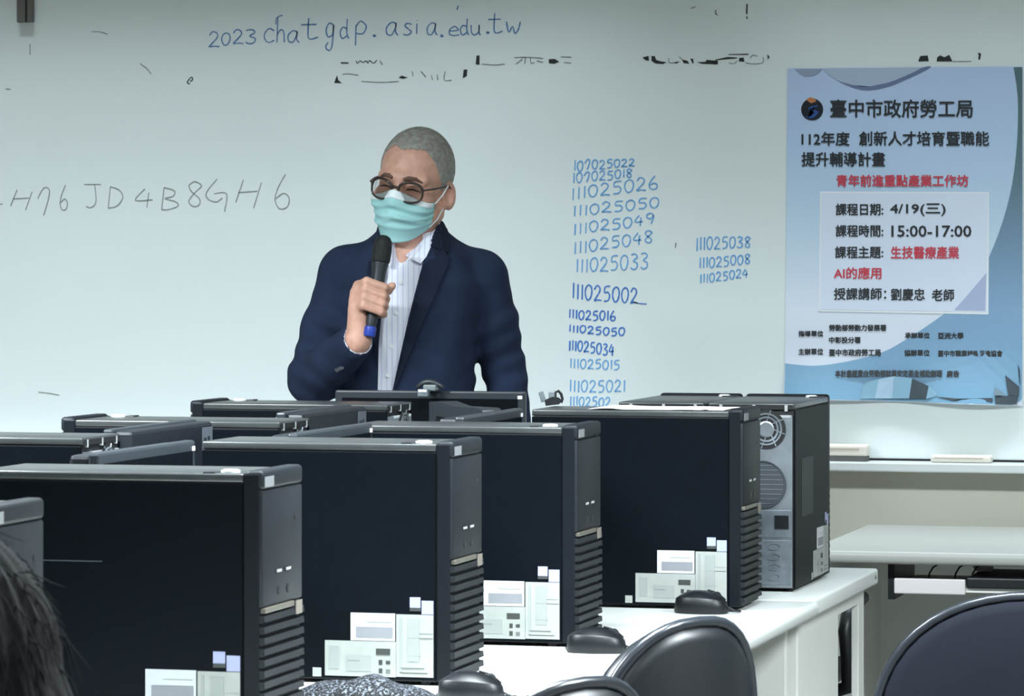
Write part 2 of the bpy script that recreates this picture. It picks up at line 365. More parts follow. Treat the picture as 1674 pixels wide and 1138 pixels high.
# the clip hanging from the top edge of the board
pt = onY(44, 0, BY)
cl = thing('board_clip', 'small grey clip hanging from the top edge of the whiteboard', 'clip', (pt.x, BY, 0))
MB().box(-.022, .022, -.02, -.0005, 2.008, 2.09, .003).build('jaw', mat('grey_clip', (104, 100, 96), .5), cl)
MB().box(.004, .008, -.022, -.02, 2.009, 2.09).build('slot', M_gap_shadow, cl)

# ------------------------------------------------------------------ poster
pc = onY(1478, 385, BY)
po = thing('poster', 'pale blue event poster in Chinese taped to the right of the whiteboard', 'poster', (pc.x, BY, 0))
PO = Vector((pc.x, BY, 0))
def lift(u, v):                                                    # how far the paper stands off the board (loose lower edge)
    t = max(0, (v-560)/95)
    return .002+.03*t*t*(.6+.4*math.sin((u-1285)/38))
PE = lambda t: 112-3*t                                             # top edge row
PB = lambda t: 651+12*t
def pp(u, v, off=0):
    q = onY(u, v, BY); q.y -= lift(u, v)+off
    return q-PO
def ramp_mat(name, stops, axis='Z', lo=0, hi=1, rough=.45, noise=0):
    m = mat(name, (200, 200, 200), rough); N = m.node_tree.nodes; L = m.node_tree.links
    tc = N.new('ShaderNodeTexCoord'); sp = N.new('ShaderNodeSeparateXYZ'); mr = N.new('ShaderNodeMapRange'); r = N.new('ShaderNodeValToRGB')
    mr.inputs[1].default_value = lo; mr.inputs[2].default_value = hi
    L.new(tc.outputs['Object'], sp.inputs[0]); L.new(sp.outputs[axis], mr.inputs[0])
    src = mr.outputs[0]
    if noise:
        nz = N.new('ShaderNodeTexNoise'); nz.inputs['Scale'].default_value = 5; L.new(tc.outputs['Object'], nz.inputs['Vector'])
        ma = N.new('ShaderNodeMath'); ma.operation = 'MULTIPLY_ADD'; ma.inputs[1].default_value = noise; L.new(nz.outputs['Fac'], ma.inputs[0]); L.new(mr.outputs[0], ma.inputs[2]); src = ma.outputs[0]
    L.new(src, r.inputs['Fac'])
    while len(r.color_ramp.elements) < len(stops): r.color_ramp.elements.new(.5)
    for e, (p, c) in zip(r.color_ramp.elements, stops): e.position = p; e.color = srgb(*c)
    L.new(r.outputs['Color'], N['Principled BSDF'].inputs['Base Color'])
    return m
zb, zt = onY(1478, 655, BY).z, onY(1478, 110, BY).z
M_p1 = ramp_mat('poster_paper', [(0, (210, 218, 234)), (.3, (226, 233, 247)), (.55, (198, 222, 242)), (.8, (188, 212, 242)), (1, (186, 206, 238))], lo=zb, hi=zt, noise=.06)
M_p2 = ramp_mat('poster_blue_print', [(0, (116, 164, 194)), (.3, (136, 170, 204)), (.55, (116, 146, 170)), (.75, (96, 124, 134)), (1, (86, 114, 120))], lo=zb, hi=zt, noise=.06)
rows = []
for j in range(41):
    row = []
    for i in range(25):
        t = i/24; s = j/40
        u = 1288+(1672-1288)*t-5*s*(1-t); v = PE(t)+(PB(t)-PE(t))*s
        row.append(pp(u, v))
    rows.append(row)
MB().grid(rows, (0, -.0006, 0)).build('paper', M_p1, po, smooth=True, angle=40)
def fill(px, m, name, off, n=None):                                # a printed area as a thin layer just over the paper
    mb = MB(); vs = [mb.bm.verts.new(pp(u, v, off)) for u, v in px]
    f = mb.bm.faces.new(vs); bmesh.ops.triangulate(mb.bm, faces=[f])
    if n:
        for _ in range(n): bmesh.ops.subdivide_edges(mb.bm, edges=mb.bm.edges[:], cuts=1)
    for v in mb.bm.verts:                                          # follow the paper's own curl
        w = v.co+PO; c = Vector((w.x, w.y, w.z)); dd = -c.x*ST+c.y*CT
        uu = 837+FP*(c.x*CT+c.y*ST)/dd; vv = VH-FP*(c.z-ZE)/dd
        v.co.y = -(lift(uu, vv)+off)
    return mb.build(name, m, po)
arc = smooth_line([(1657, 110), (1664, 160), (1663, 230), (1655, 300), (1640, 360), (1617, 420), (1590, 465), (1560, 500), (1520, 530), (1480, 556), (1440, 577), (1380, 592), (1330, 598), (1284, 594)], 3)
# the dark sweep is laid as a strip so that it can follow the curl
mb = MB(); A = []; B = []
for i, (u, v) in enumerate(arc):
    t = i/(len(arc)-1)
    e = (1671.5, 110+ (663-110)*min(1, t/.6)) if t < .6 else (1671-(1671-1284)*(t-.6)/.4, 662-12*(t-.6)/.4)
    A.append((u, v)); B.append(e)
P = [[pp(a[0]+(b[0]-a[0])*k/10, a[1]+(b[1]-a[1])*k/10, .0012) for a, b in zip(A, B)] for k in range(11)]
mb.grid(P).build('printed_sweep', M_p2, po)
M_box = mat('poster_box_print', (222, 232, 250), .5); M_boxe = mat('poster_box_edge', (240, 244, 250), .5)
fill([(1341, 313), (1617.5, 314), (1616, 514), (1338.5, 509)], M_boxe, 'box_border', .0016, 3)
fill([(1343, 315.5), (1615, 316), (1613, 510), (1341, 506)], M_box, 'box_panel', .002, 3)
fill([(1613, 446), (1611, 508), (1560, 507), (1580, 485)], mat('poster_lavender_print', (176, 188, 220), .5), 'box_corner', .0023, 2)
fill(smooth_line([(1300, 113), (1315, 125), (1335, 122), (1345, 113)], 3), mat('poster_grey_print', (150, 162, 188), .5), 'printed_swoosh', .0012)
fill(smooth_line([(1345, 113), (1370, 132), (1410, 143), (1450, 138), (1490, 122), (1510, 110)], 3), mat('poster_mist_print', (172, 190, 212), .5), 'printed_swoosh', .0013)
fill(smooth_line([(1368, 132), (1410, 142), (1450, 136), (1490, 120), (1510, 110), (1522, 110), (1490, 126), (1450, 142), (1410, 147), (1368, 132)], 3), mat('poster_slate_print', (108, 122, 160), .5), 'printed_swoosh', .0016)
circ = lambda cx, cy, r, n=28: [(cx+r*math.cos(2*PI*i/n), cy+r*math.sin(2*PI*i/n)) for i in range(n)]
fill(circ(1328, 179, 18), mat('emblem_navy', (28, 32, 44), .5), 'emblem', .0014)
fill([(1318, 163), (1325, 159), (1332, 161), (1335, 166), (1326, 169)], mat('emblem_orange', (196, 128, 80), .5), 'emblem', .002)
fill(smooth_line([(1338, 172), (1326, 174), (1322, 179), (1332, 184), (1322, 190), (1318, 191), (1326, 194), (1336, 188), (1338, 182), (1328, 178), (1336, 175)], 2), mat('emblem_blue', (52, 84, 150), .5), 'emblem', .002)
# creased and torn lower edge: folded-up paper pieces
M_f1 = mat('fold_blue', (136, 176, 200), .5); M_f2 = mat('fold_pale', (168, 196, 218), .5); M_f3 = mat('fold_dark', (62, 74, 84), .6)
def flap(px, m, offs, name='paper_fold'):
    mb = MB(); a = [mb.bm.verts.new(pp(u, v, o)) for (u, v), o in zip(px, offs)]; mb.bm.faces.new(a)
    b = [mb.bm.verts.new(Vector(v.co)+Vector((0, .0006, 0))) for v in a]; mb.bm.faces.new(b[::-1])
    for i in range(len(a)): mb.bm.faces.new((a[i], b[i], b[(i+1) % len(a)], a[(i+1) % len(a)]))
    mb.build(name, m, po)
flap([(1408, 652), (1413, 630), (1418, 625), (1438, 619), (1432, 651)], M_f1, (.003, .006, .007, .008, .006))
flap([(1438, 619), (1463, 615), (1460, 651), (1432, 651)], M_f2, (.008, .012, .01, .006))
flap([(1463, 615), (1493, 618), (1488, 651), (1460, 651)], M_f1, (.012, .013, .011, .01))
flap([(1493, 618), (1520, 631), (1516, 652), (1488, 651)], M_f3, (.013, .008, .006, .011))
flap([(1520, 631), (1533, 642), (1533, 647), (1516, 652)], M_f1, (.008, .003, .003, .006))
flap([(1532, 648), (1570, 651), (1625, 650), (1625, 657), (1560, 655)], M_f3, (.003, .004, .004, .003, .003))
flap([(1644, 613), (1668, 632), (1668, 646), (1650, 646)], M_f3, (.004, .012, .012, .006))
flap([(1628, 632), (1647, 646), (1627, 646)], mat('fold_slate', (104, 126, 140), .5), (.004, .008, .01))
flap([(1629, 648), (1667, 646), (1664, 660), (1630, 660)], M_f3, (.006, .01, .008, .004))
flap([(1664, 595), (1668, 605), (1669, 632), (1667, 625)], M_f3, (.003, .006, .006, .003))
M_tk = mat('poster_black_ink', (44, 48, 52), .5); M_tr = mat('poster_red_ink', (206, 66, 84), .5)
def text(txt, u0, v0, u1, v1, m, off=.0018, bold=.0008, name='printed_text'):
    cu = bpy.data.curves.new('t', 'FONT'); cu.body = txt; cu.resolution_u = 2
    ob = bpy.data.objects.new('t', cu); COL.objects.link(ob)
    dg = bpy.context.evaluated_depsgraph_get(); ev = ob.evaluated_get(dg); me = bpy.data.meshes.new_from_object(ev)
    bpy.data.objects.remove(ob)
    n = len(me.vertices)
    if n == 0: return
    co = np.empty(n*3); me.vertices.foreach_get('co', co); co = co.reshape(-1, 3)
    fs = [tuple(p.vertices) for p in me.polygons]; bpy.data.meshes.remove(me)
    mn, mx = co.min(0), co.max(0); a = pp(u0, v0, off); b = pp(u1, v0, off); c = pp(u0, v1, off)
    sx = (co[:, 0]-mn[0])/(mx[0]-mn[0]); sy = (mx[1]-co[:, 1])/(mx[1]-mn[1])
    A, Bv, Cv = np.array(a), np.array(b-a), np.array(c-a)
    out = A+sx[:, None]*Bv+sy[:, None]*Cv
    V = []; Fc = []
    for k, (dx, dz) in enumerate(((-1, 0), (1, 0), (0, 1), (0, -1))):   # bold: four shifted layers
        Fc += [tuple(i+len(V) for i in f) for f in fs]; V += [(p[0]+dx*bold, p[1]-k*.00003, p[2]+dz*bold) for p in out]
    me = bpy.data.meshes.new(name); me.from_pydata(V, [], Fc)
    return link(name, me, m, po)
for a in [('臺中市政府勞工局', 1358, 163, 1590, 192, M_tk, .0018, .0009), ('112年度', 1311, 216, 1389, 238, M_tk), ('創新人才培育暨職能', 1405, 215, 1617, 238, M_tk), ('提升輔導計畫', 1311, 249, 1447, 272, M_tk),
          ('青年前進重點產業工作坊', 1368, 286, 1583, 305, M_tr), ('課程日期:', 1367, 333, 1444, 352, M_tk, .0028), ('4/19(三)', 1456, 333, 1546, 353, M_tk, .0028), ('課程時間:', 1367, 368, 1444, 387, M_tk, .0028),
          ('15:00-17:00', 1458, 369, 1588, 387, M_tk, .0028), ('課程主題:', 1366, 403, 1444, 422, M_tk, .0028), ('生技醫療產業', 1457, 403, 1568, 423, M_tr, .0028), ('AI的應用', 1364, 437, 1441, 456, M_tr, .0028),
          ('授課講師：', 1364, 471, 1449, 490, M_tk, .0028), ('劉慶忠', 1457, 472, 1512, 491, M_tk, .0028), ('老師', 1524, 473, 1560, 492, M_tk, .0028),
          ('指導單位', 1306, 541, 1346, 550, M_tk), ('勞動部勞動力發展署', 1356, 531, 1449, 541, M_tk), ('中彰投分署', 1356, 551, 1407, 561, M_tk), ('主辦單位', 1306, 570, 1346, 580, M_tk), ('臺中市政府勞工局', 1356, 571, 1440, 582, M_tk),
          ('承辦單位', 1480, 544, 1520, 553, M_tk), ('亞洲大學', 1534, 544, 1575, 554, M_tk), ('協辦單位', 1479, 572, 1520, 582, M_tk), ('臺中市職業訓練促進協會', 1534, 573, 1639, 583, M_tk), ('本計畫經費由勞動部就業安定基金補助辦理', 1367, 605, 1541, 616, M_tk, .004), ('廣告', 1549, 606, 1569, 616, M_tk, .004)]:
    text(*a)

# erasers on the pen tray
def eraser(u0, u1, v0, v1, label, felt):
    a = onY(u0, v1, BY-.045); b = onY(u1, v0, BY-.045); w = b.x-a.x; h = max(.012, b.z-.869)
    e = thing('board_eraser', label, 'eraser', ((a.x+b.x)/2, BY-.045, .8695), 0)
    z0 = .012 if felt else 0
    if felt: MB().box(-w/2+.002, w/2-.002, -.024, .024, 0, z0).build('felt_pad', M_felt, e)
    MB().box(-w/2, w/2, -.025, .025, z0, h, .006, 3).build('handle_block', M_erase, e)
    MB().box(-w/2+.01, w/2-.02, -.0262, -.0245, z0+(h-z0)*.55, z0+(h-z0)*.7).build('groove', mat('eraser_groove', (186, 176, 166), .6), e)
eraser(1340, 1420, 727, 753, 'cream board eraser with grey felt on the tray beside the tower', True)
eraser(1523, 1622, 745, 757, 'long flat pale eraser on the tray below the poster', False)

# ------------------------------------------------------------------ desks
DZ = .715
def make_desk(name, x0, x1, y0, y1, front, label, group=None, plain=False):
    """front: +1 the sitting edge is at x1, -1 at x0"""
    cx, cy = (x0+x1)/2, (y0+y1)/2
    t = thing(name, label, 'desk', (cx, cy, 0), 0, group)
    a, b = x0-cx, x1-cx; c, d = y0-cy, y1-cy
    MB().box(a, b, c, d, DZ-.03, DZ, .004 if plain else .012, 4).build('table_top', M_white, t, smooth=True, angle=35)
    fx = b if front > 0 else a; s = front
    for yy in (c+.015, d-.04):
        m = MB()
        lo, hi = sorted((fx-s*.06, fx-s*(x1-x0-.03)))
        m.box(lo, hi, yy, yy+.025, 0, DZ-.03, .002).build('leg_panel', M_whitem, t)
    lo, hi = sorted((fx-s*.58, fx-s*.60))
    MB().box(lo, hi, c+.04, d-.04, .25, DZ-.03).build('modesty_panel', M_whitem, t)
    lo, hi = sorted((fx-s*.09, fx-s*.11))
    MB().box(lo, hi, c+.04, d-.04, DZ-.075, DZ-.03).build('apron_rail', M_whitem, t)
    return t
near_labels = ['white desk the dark-haired seated person leans on, nearest the camera', 'white desk carrying the biggest black tower and the speckled pouch', 'white desk carrying the tower with the sheet on top and two mice']
dn = []
for (y0, y1), lb in zip(((2.33, 3.97), (3.98, 5.62), (5.63, 7.275)), near_labels):
    dn.append(make_desk('desk', -2.045, -1.28, y0, y1, 1, lb, 'white desks of the right row'))
# curved bracket under the desk edge
ar = [Vector((-.09, 0, DZ-.03))]+[Vector((-.09+.085*math.cos(-a), 0, DZ-.03+.115*math.sin(-a))) for a in np.linspace(0, PI/2, 10)]
MB().prism([p+Vector((.3825, .0, 0)) for p in ar], (0, .02, 0)).build('curved_bracket', M_white, dn[2])
make_desk('desk', -2.815, -2.055, 5.6, 8.02, -1, 'far-row white desk under the towers whose silver backs face right')
# end desk with the square side plate and two pedestals
ed = thing('desk', 'square-edged white end desk under the two towers with their backs to us', 'desk', (-1.67, 7.68, 0), 0, 'white desks of the right row')
MB().box(-.375, .375, -.4, .4, DZ-.034, DZ, .006, 3).build('table_top', M_white, ed, smooth=True, angle=35)
MB().box(.16, .345, -.395, .07, 0, DZ-.034, .003).build('pedestal', M_whitem, ed)
MB().box(.329, .345, .325, .395, 0, DZ-.034, .002).build('leg_panel', M_whitem, ed)
MB().box(.331, .345, .07, .325, DZ-.07, DZ-.034).build('apron_rail', M_whitem, ed)
MB().box(-.345, -.28, .325, .395, 0, DZ-.034, .003).build('leg_panel', M_whitem, ed)
MB().box(-.345, -.28, -.395, -.325, 0, DZ-.034, .003).build('leg_panel', M_whitem, ed)
MB().lathe([(.004, 0), (.004, .002)], 12, Matrix.Translation((.375, .36, DZ-.016)) @ Matrix.Rotation(PI/2, 4, 'Y')).build('bolt_head', M_ink, ed)
# desk against the front wall
wd_ = thing('wall_desk', 'pale grey-white desk standing against the wall below the poster', 'desk', (-.94, 8.985, 0))
MB().box(-.6, .6, -.43, .43, DZ-.03, DZ, .012, 4).build('table_top', mat('grey_white_laminate', (158, 160, 155), .4, noise=(4, .02)), wd_, smooth=True, angle=35)
for x in (-.575, .55): MB().box(x, x+.028, -.38, .4, 0, DZ-.03, .002).build('leg_panel', M_whitem, wd_)
MB().box(-.547, .55, .33, .35, .1, DZ-.03).build('modesty_panel', M_whitem, wd_)
MB().box(-.40, -.238, -.40, -.388, .617, .652, .003).build('drawer_front', mat('pinkish_laminate', (214, 208, 208), .5), wd_)
MB().box(-.40, .40, -.388, -.05, .622, .632).build('drawer_tray', M_whitem, wd_)
MB().box(-.42, -.405, -.36, -.05, .60, .684).build('drawer_runner', M_blk, wd_)
kb = thing('black_box', 'black box lying on the tray under the wall desk', 'box', (-1.01, 8.745, .632))
MB().box(-.165, .165, -.16, .1, 0, .025, .004).build('case', M_blk, kb)
cb = MB()
for u0 in (1517, 1560, 1588):
    a = onY(u0, 945, 8.72); b = a+Vector((.02, .0, .03))
    cb.tube([a+Vector((0, 0, -.012)), a+Vector((.003, 0, .01)), a+Vector((.012, .0, .025)), a+Vector((.03, .02, .035))], .0022, 6)
cb.build('cable', M_blk); o = bpy.data.objects['cable']; tag(o, 'thin black cables hanging under the wall desk', 'cable')
bagp = MB(); random.seed(3)
pt = onY(1608, 938, 8.76)
bm_ = bmesh.new(); bmesh.ops.create_icosphere(bm_, subdivisions=3, radius=1)
for v in bm_.verts:
    f = 1+random.uniform(-.25, .2); v.co = Vector((v.co.x*.022*f, v.co.y*.02*f, max(v.co.z*.02*f, -.014)))
me = bpy.data.meshes.new('crumpled_wrapper'); bm_.to_mesh(me); bm_.free(); bagp.bm.free()
o = link('crumpled_wrapper', me, mat('clear_wrapper', (206, 210, 208), .25)); o.location = (pt.x, pt.y, .657+.0145)
tag(o, 'small crumpled pale wrapper on the black box under the wall desk', 'wrapper')

# ------------------------------------------------------------------ desktop tower
TW, TH_, TD = .175, .375, .41
def make_tower():
    t = thing('desktop_tower', '', 'computer tower', group='black desktop towers')
    hx, hy = TD/2, TW/2; xb = hx-.028                              # bezel starts here
    MB().box(-hx+.004, xb, -hy+.0015, hy-.0015, .006, TH_-.012).build('chassis', M_gap_shadow, t)
    MB().box(-hx, xb+.001, -hy, hy, TH_-.012, TH_, .003, 3).build('top_cover', M_top, t, smooth=True, angle=40)
    MB().box(-hx, xb, -hy-.001, -hy+.002, .008, TH_-.0135, .001).build('side_panel', M_case, t)
    MB().box(-hx, xb, hy-.002, hy+.001, .008, TH_-.0135, .001).build('side_panel', M_case, t)
    f = MB()
    f.box(xb, hx-.004, -hy, hy, .006, TH_+.001, .003)
    f.build('bezel_side', M_case2, t)
    f = MB()                                                       # front face: upper plate and the swollen cap
    f.box(hx-.012, hx, -hy+.001, hy-.001, .196, TH_-.022, .003)
    f.box(xb+.003, hx+.001, -hy+.0005, hy-.0005, TH_-.021, TH_+.0045, .006, 4)
    f.build('front_panel', M_bez, t, smooth=True, angle=35)
    f = MB()
    for k in range(12):                                            # louvres
        z0 = .012+k*.0147
        f.prism([(hx-.014, -hy+.001, z0), (hx+.003, -hy+.001, z0+.003), (hx+.002, -hy+.001, z0+.0115), (hx-.014, -hy+.001, z0+.0128)], (0, TW-.002, 0))
    f.build('louvre', M_slat, t)
    MB().box(hx-.008, hx+.003, -hy+.004, hy-.045, .1885, .1955, .001).build('trim_strip', M_gold, t)
    MB().box(hx+.0025, hx+.0036, hy-.04, hy-.012, .176, .1945).build('badge', mat('badge_beige', (112, 105, 97), .5), t)
    MB().box(hx+.0008, hx+.0016, -hy+.006, -hy+.045, TH_-.018, TH_-.004).build('sticker', mat('grey_sticker', (118, 120, 122), .5), t)
    for y in (-.018, .022):
        u = MB().box(hx-.001, hx+.0008, y-.014, y+.014, .238, .2445).build('usb_port', M_blk, t)
        MB().box(hx, hx+.0016, y-.011, y+.009, .2395, .243).build('metal_shell', M_chrome, u)
        MB().lathe([(.006, 0), (.006, .0015), (.003, .0015)], 12, Matrix.Translation((hx-.0005, y, .214)) @ Matrix.Rotation(PI/2, 4, 'Y')).build('audio_jack', M_blk, t)
    MB().lathe([(.004, 0), (.004, .0012)], 10, Matrix.Translation((hx-.0003, .055, .31)) @ Matrix.Rotation(PI/2, 4, 'Y')).build('indicator', M_blk, t)
    MB().lathe([(.012, 0), (.012, .003), (.009, .0045)], 20, Matrix.Translation((hx-.055, -hy+.03, TH_-.0005)) @ Matrix.Diagonal((1.1, 1, 1, 1))).build('power_button', M_sticker_glint, t)  # white reflection on the glossy button put into its colour
    MB().box(hx-.085, hx-.068, -hy+.002, -hy+.03, TH_-.001, TH_+.002, .001).build('latch', M_blk, t)
    # paper labels on the side, low and towards the front
    ys = -hy-.001
    def lab(x0, x1, z0, z1, m, name, ink, y0=ys):
        l = MB().box(x0, x1, y0-.0006, y0, z0, z1).build(name, m, t)
        for (a, b, c, d, mm) in ink:
            MB().box(x0+(x1-x0)*a, x0+(x1-x0)*b, y0-.0011, y0-.0005, z0+(z1-z0)*c, z0+(z1-z0)*d).build('print', mm, l)
    xr = xb-.003
    M_wash = mat('label_wash', (138, 143, 140), .6)
    lab(xr-.060, xr, .005+.008, .110, M_pap, 'specification_label', [(.08, .16, .08, .95, M_wash), (.3, .62, .25, .93, M_wash), (.3, .98, .62, .63, M_ink), (.3, .98, .7, .71, M_wash), (.3, .65, .33, .34, M_ink), (.1, .75, .13, .15, M_ink), (.1, .85, .06, .07, M_inkd)])
    lab(xr-.176, xr-.0605, .012, .067, M_pap, 'approval_label', [(.06, .2, .2, .85, M_wash), (.3, .65, .15, .6, M_wash), (.32, .5, .42, .46, M_ink), (.72, .92, .62, .8, M_inkd), (.76, .81, .34, .48, M_inkd), (.86, .92, .36, .46, M_inkd), (.76, .81, .1, .24, M_inkd), (.86, .92, .1, .22, M_ink)])
    lab(xr-.134, xr-.062, .068, .111, M_papw, 'barcode_label', [(.12, .95, .12, .5, M_lav if False else mat('barcode_grey', (124, 126, 132), .6)), (.35, .92, .68, .7, M_wash)])
    lab(xr-.038, xr-.021, .1155, .137, M_lav, 'small_sticker', [(0, 1, 0, .25, M_inkd)])
    lab(xr-.019, xr, .111, .132, M_lav, 'small_sticker', [])
    lab(xr-.196, xr-.182, .010, .024, M_pap, 'round_sticker', [])
    # rear
    xs = -hx
    MB().box(xs, xs+.006, -hy+.005, hy-.005, .008, TH_-.024).build('rear_panel', M_silver, t)
    MB().box(xs-.0005, xs+.004, -hy+.008, -hy+.13, TH_-.0285, TH_-.0235).build('rear_flange', M_chrome, t)
    MB().box(xs-.0004, xs+.004, -hy+.004, hy-.004, TH_-.0125, TH_-.0035).build('rear_gap', M_gap_shadow, t)
    for y in (-.07, -.005, .062):
        MB().box(xs-.0008, xs+.006, y-.003, y+.003, TH_-.016, TH_-.0035).build('tab', M_chrome, t)
    cy, cz = -.03, .323
    g = MB().lathe([(.0395, 0), (.0395, .001)], 32, Matrix.Translation((xs-.0004, cy, cz)) @ Matrix.Rotation(-PI/2, 4, 'Y'))
    fan = g.build('fan_opening', M_gap_shadow, t)
    g = MB()
    for r in (.0235, .0305): g.tube([(xs-.002, cy+r*math.cos(a), cz+r*math.sin(a)) for a in np.linspace(0, 2*PI, 40)[:-1]], .0023, 6, True)
    for k in range(8):
        a = k*PI/4; g.tube([(xs-.002, cy+.014*math.cos(a), cz+.014*math.sin(a)), (xs-.002, cy+.039*math.cos(a+.25), cz+.039*math.sin(a+.25))], .0014, 6)
    g.lathe([(.0165, 0), (.0165, .002), (.014, .003)], 24, Matrix.Translation((xs-.001, cy, cz)) @ Matrix.Rotation(-PI/2, 4, 'Y'))
    g.build('fan_grille', M_silver, fan)
    e = MB().lathe([(.046, 0), (.046, .0015)], 32, Matrix.Translation((xs-.0004, -.022, .213)) @ Matrix.Rotation(-PI/2, 4, 'Y')).build('exhaust_vent', mat('vent_dark', (48, 53, 58), .6), t)
    g = MB().tube([(xs-.002, -.022+.0465*math.cos(a), .213+.0465*math.sin(a)) for a in np.linspace(0, 2*PI, 40)[:-1]], .0018, 6, True)
    for k in range(-4, 5):
        h = math.sqrt(.043**2-(k*.0095)**2); g.tube([(xs-.0018, -.022-h, .213+k*.0095), (xs-.0018, -.022+h, .213+k*.0095)], .0011, 5)
    g.build('vent_grille', mat('dull_steel', (72, 78, 84), .5, .5), e)
    g = MB().box(xs-.0015, xs+.002, -hy+.008, .03, .108, .163, .001).build('port_plate', M_silver2, t)
    MB().box(xs-.004, xs, -hy+.012, -hy+.04, .126, .152).build('power_socket', M_blk, g)
    g = MB().box(xs-.0015, xs+.002, -hy+.008, .045, .014, .103, .001).build('slot_plate', M_silver2, t)
    mk = MB()
    for k in range(4): mk.tube([(xs-.0025, -.045+.014*math.cos(a), .03+k*.02+.006*math.sin(a)) for a in np.linspace(.3, 5.5, 12)], .0012, 5)
    mk.build('slot_latch', M_silver, g)
    for y in (-hy+.02, hy-.02):
        for x in (-hx+.03, hx-.05): MB().lathe([(.009, 0), (.008, .008)], 12, Matrix.Translation((x, y, 0))).build('foot', M_blk, t)
    return t
tw = make_tower()
def nr(x, y): return (x-TD/2, y+TW/2, DZ)                          # from the front near corner of a tower that faces +X
first = True
TOW = [((-1.675, 4.055), 'black tower at the bottom left corner, mostly hidden by dark hair'),
       ((-1.602, 4.83), 'black tower at the left, biggest in view, faint scratch on its side'),
       ((-1.574, 5.68), 'black tower between the biggest one and the third, behind a speckled pouch'),
       ((-1.527, 6.304), 'black tower in the middle with a whole mouse beside its lower front'),
       ((-1.385, 7.0415), 'black tower with a white sheet lying on its top')]
T_objs = []
for (x, y), lb in TOW:
    if first: tw.location = nr(x, y); tw['label'] = lb; T_objs.append(tw); first = False
    else: T_objs.append(dup(tw, nr(x, y), 0, lb))
RX = [((-2.205, 5.73), 'black tower in the far row at the left edge, silver back turned right'),
      ((-2.085, 6.38), 'black tower in the far row, middle one with silver back showing'),
      ((-2.125, 7.185), 'black tower in the far row just in front of the webcam and standing man')]
for (x, y), lb in RX: dup(tw, (x-TD/2, y+TW/2, DZ), PI, lb)
for x, lb in ((-1.362, 'black tower at the row end, rear fan and silver ports facing us'), (-1.546, 'black tower squeezed behind the white sheet, only its top edge showing')):
    o = dup(tw, (x-TW/2, 7.4565+TD/2, DZ), PI/2, lb)
    if x > -1.4: MB().box(-.135, -.005, -TW/2-.0016, -TW/2-.0005, .145, .262).build('side_vent', mat('side_vent_mesh', (30, 36, 42), .6), o)
# scratch on the second tower's side
sc = T_objs[1]
MB().box(-.115, -.022, -TW/2-.0016, -TW/2-.001, .2535, .255).build('scratch', mat('scratch_grey', (62, 68, 74), .5), sc)
# white sheet on top of the fourth tower
sh = MB(); P = []
for i in range(13):
    r = []
    for j in range(7):
        x = -.085+.262*i/12; y = -.083+.163*j/6
        r.append((x, y, .001+.002*max(0, math.sin(i*.9)*math.cos(j*1.1))*(1 if i in (0, 1, 2) else .3)))
    P.append(r)
sh.grid(P, (0, 0, .0005)); q = nr(-1.385, 7.0415)
o = sh.build('paper_sheet', mat('white_paper', (250, 250, 248), .55)); o.location = (q[0]-.01, q[1], DZ+TH_+.0003)
tag(o, 'white sheet lying on top of a black tower', 'paper')
# little black and silver gadget standing on the same tower
gq = onZ(902, 664, DZ+TH_)
gd = thing('clip_gadget', 'tiny black and silver clip gadget standing on a tower right of the man', 'gadget', (gq.x, gq.y, DZ+TH_+.0003), TH)
MB().prism([(-.012, 0, 0), (.014, 0, .003), (.021, 0, .010), (.014, 0, .016), (.002, 0, .018), (-.014, 0, .011)], (0, .014, 0)).build('body', M_blk, gd)
MB().box(-.005, .005, -.007, .007, .0, .02, .001, 1, Matrix.Translation((-.0155, .007, .008)) @ Matrix.Rotation(-.3, 4, 'Y')).build('silver_arm', M_silver, gd)
MB().box(-.006, .006, .001, .013, .015, .029, .002).build('silver_cap', M_silver2, gd)
MB().tube([(.007, .007, .017), (.007, .007, .026), (.013, .007, .029), (.0185, .007, .023), (.021, .007, .013), (.018, .007, .006)], .0028, 8).build('loop', M_blk, gd)

# ------------------------------------------------------------------ monitors
def make_monitor():
    t = thing('monitor', '', 'monitor', group='black monitors'); hw = .21
    MB().box(-.018, .0, -hw, hw, .075, .38, .004, 2).build('bezel', M_mon, t)
    MB().box(-.001, .0012, -hw+.016, hw-.016, .098, .364).build('screen', M_scr, t)
    MB().box(-.05, -.0175, -hw+.008, hw-.008, .08, .3765, .006, 2).build('back_cover', M_monb, t)
    MB().box(-.0008, .0014, hw-.016, hw-.006, .364, .371).build('sticker', M_sticker_glint, t)
    l = MB().box(-.0512, -.0495, -hw+.014, -hw+.065, .318, .368).build('rear_label', mat('rear_label_grey', (92, 97, 106), .5), t)
    MB().box(-.052, -.051, -hw+.03, -hw+.04, .322, .352).box(-.052, -.051, -hw+.048, -hw+.06, .325, .35).build('print', mat('rear_label_ink', (38, 44, 52), .5), l)
    MB().box(-.07, -.04, -.035, .035, .012, .2, .004).build('stand_neck', M_blk, t)
    MB().lathe([(1, 0), (1, .006), (.9, .012), (.35, .017)], 32, Matrix.Translation((.015, 0, 0)) @ Matrix.Diagonal((.165, .13, 1, 1))).build('base', M_blk, t, smooth=True, angle=40)
    return t
mon = make_monitor()
mon.location = (-1.972, 5.405, DZ); mon['label'] = 'monitor edge between the biggest tower and the second, screen facing right'
for (x, y, r), lb in [((-1.885, 6.075, 0), 'monitor edge between the second and third towers of the right row'),
                      ((-1.795, 6.765, 0), 'monitor edge between the middle tower and the one with the sheet'),
                      ((-2.245, 6.14, PI), 'far-row monitor with its back to us, between the two left towers'),
                      ((-2.185, 6.875, PI), 'far-row monitor with its back to us, below the webcam at left'),]:
    dup(mon, (x, y, DZ), r, lb)
dup(mon, (-2.222, 7.83, DZ), -PI/2+.02, 'wide black monitor standing right in front of the man')
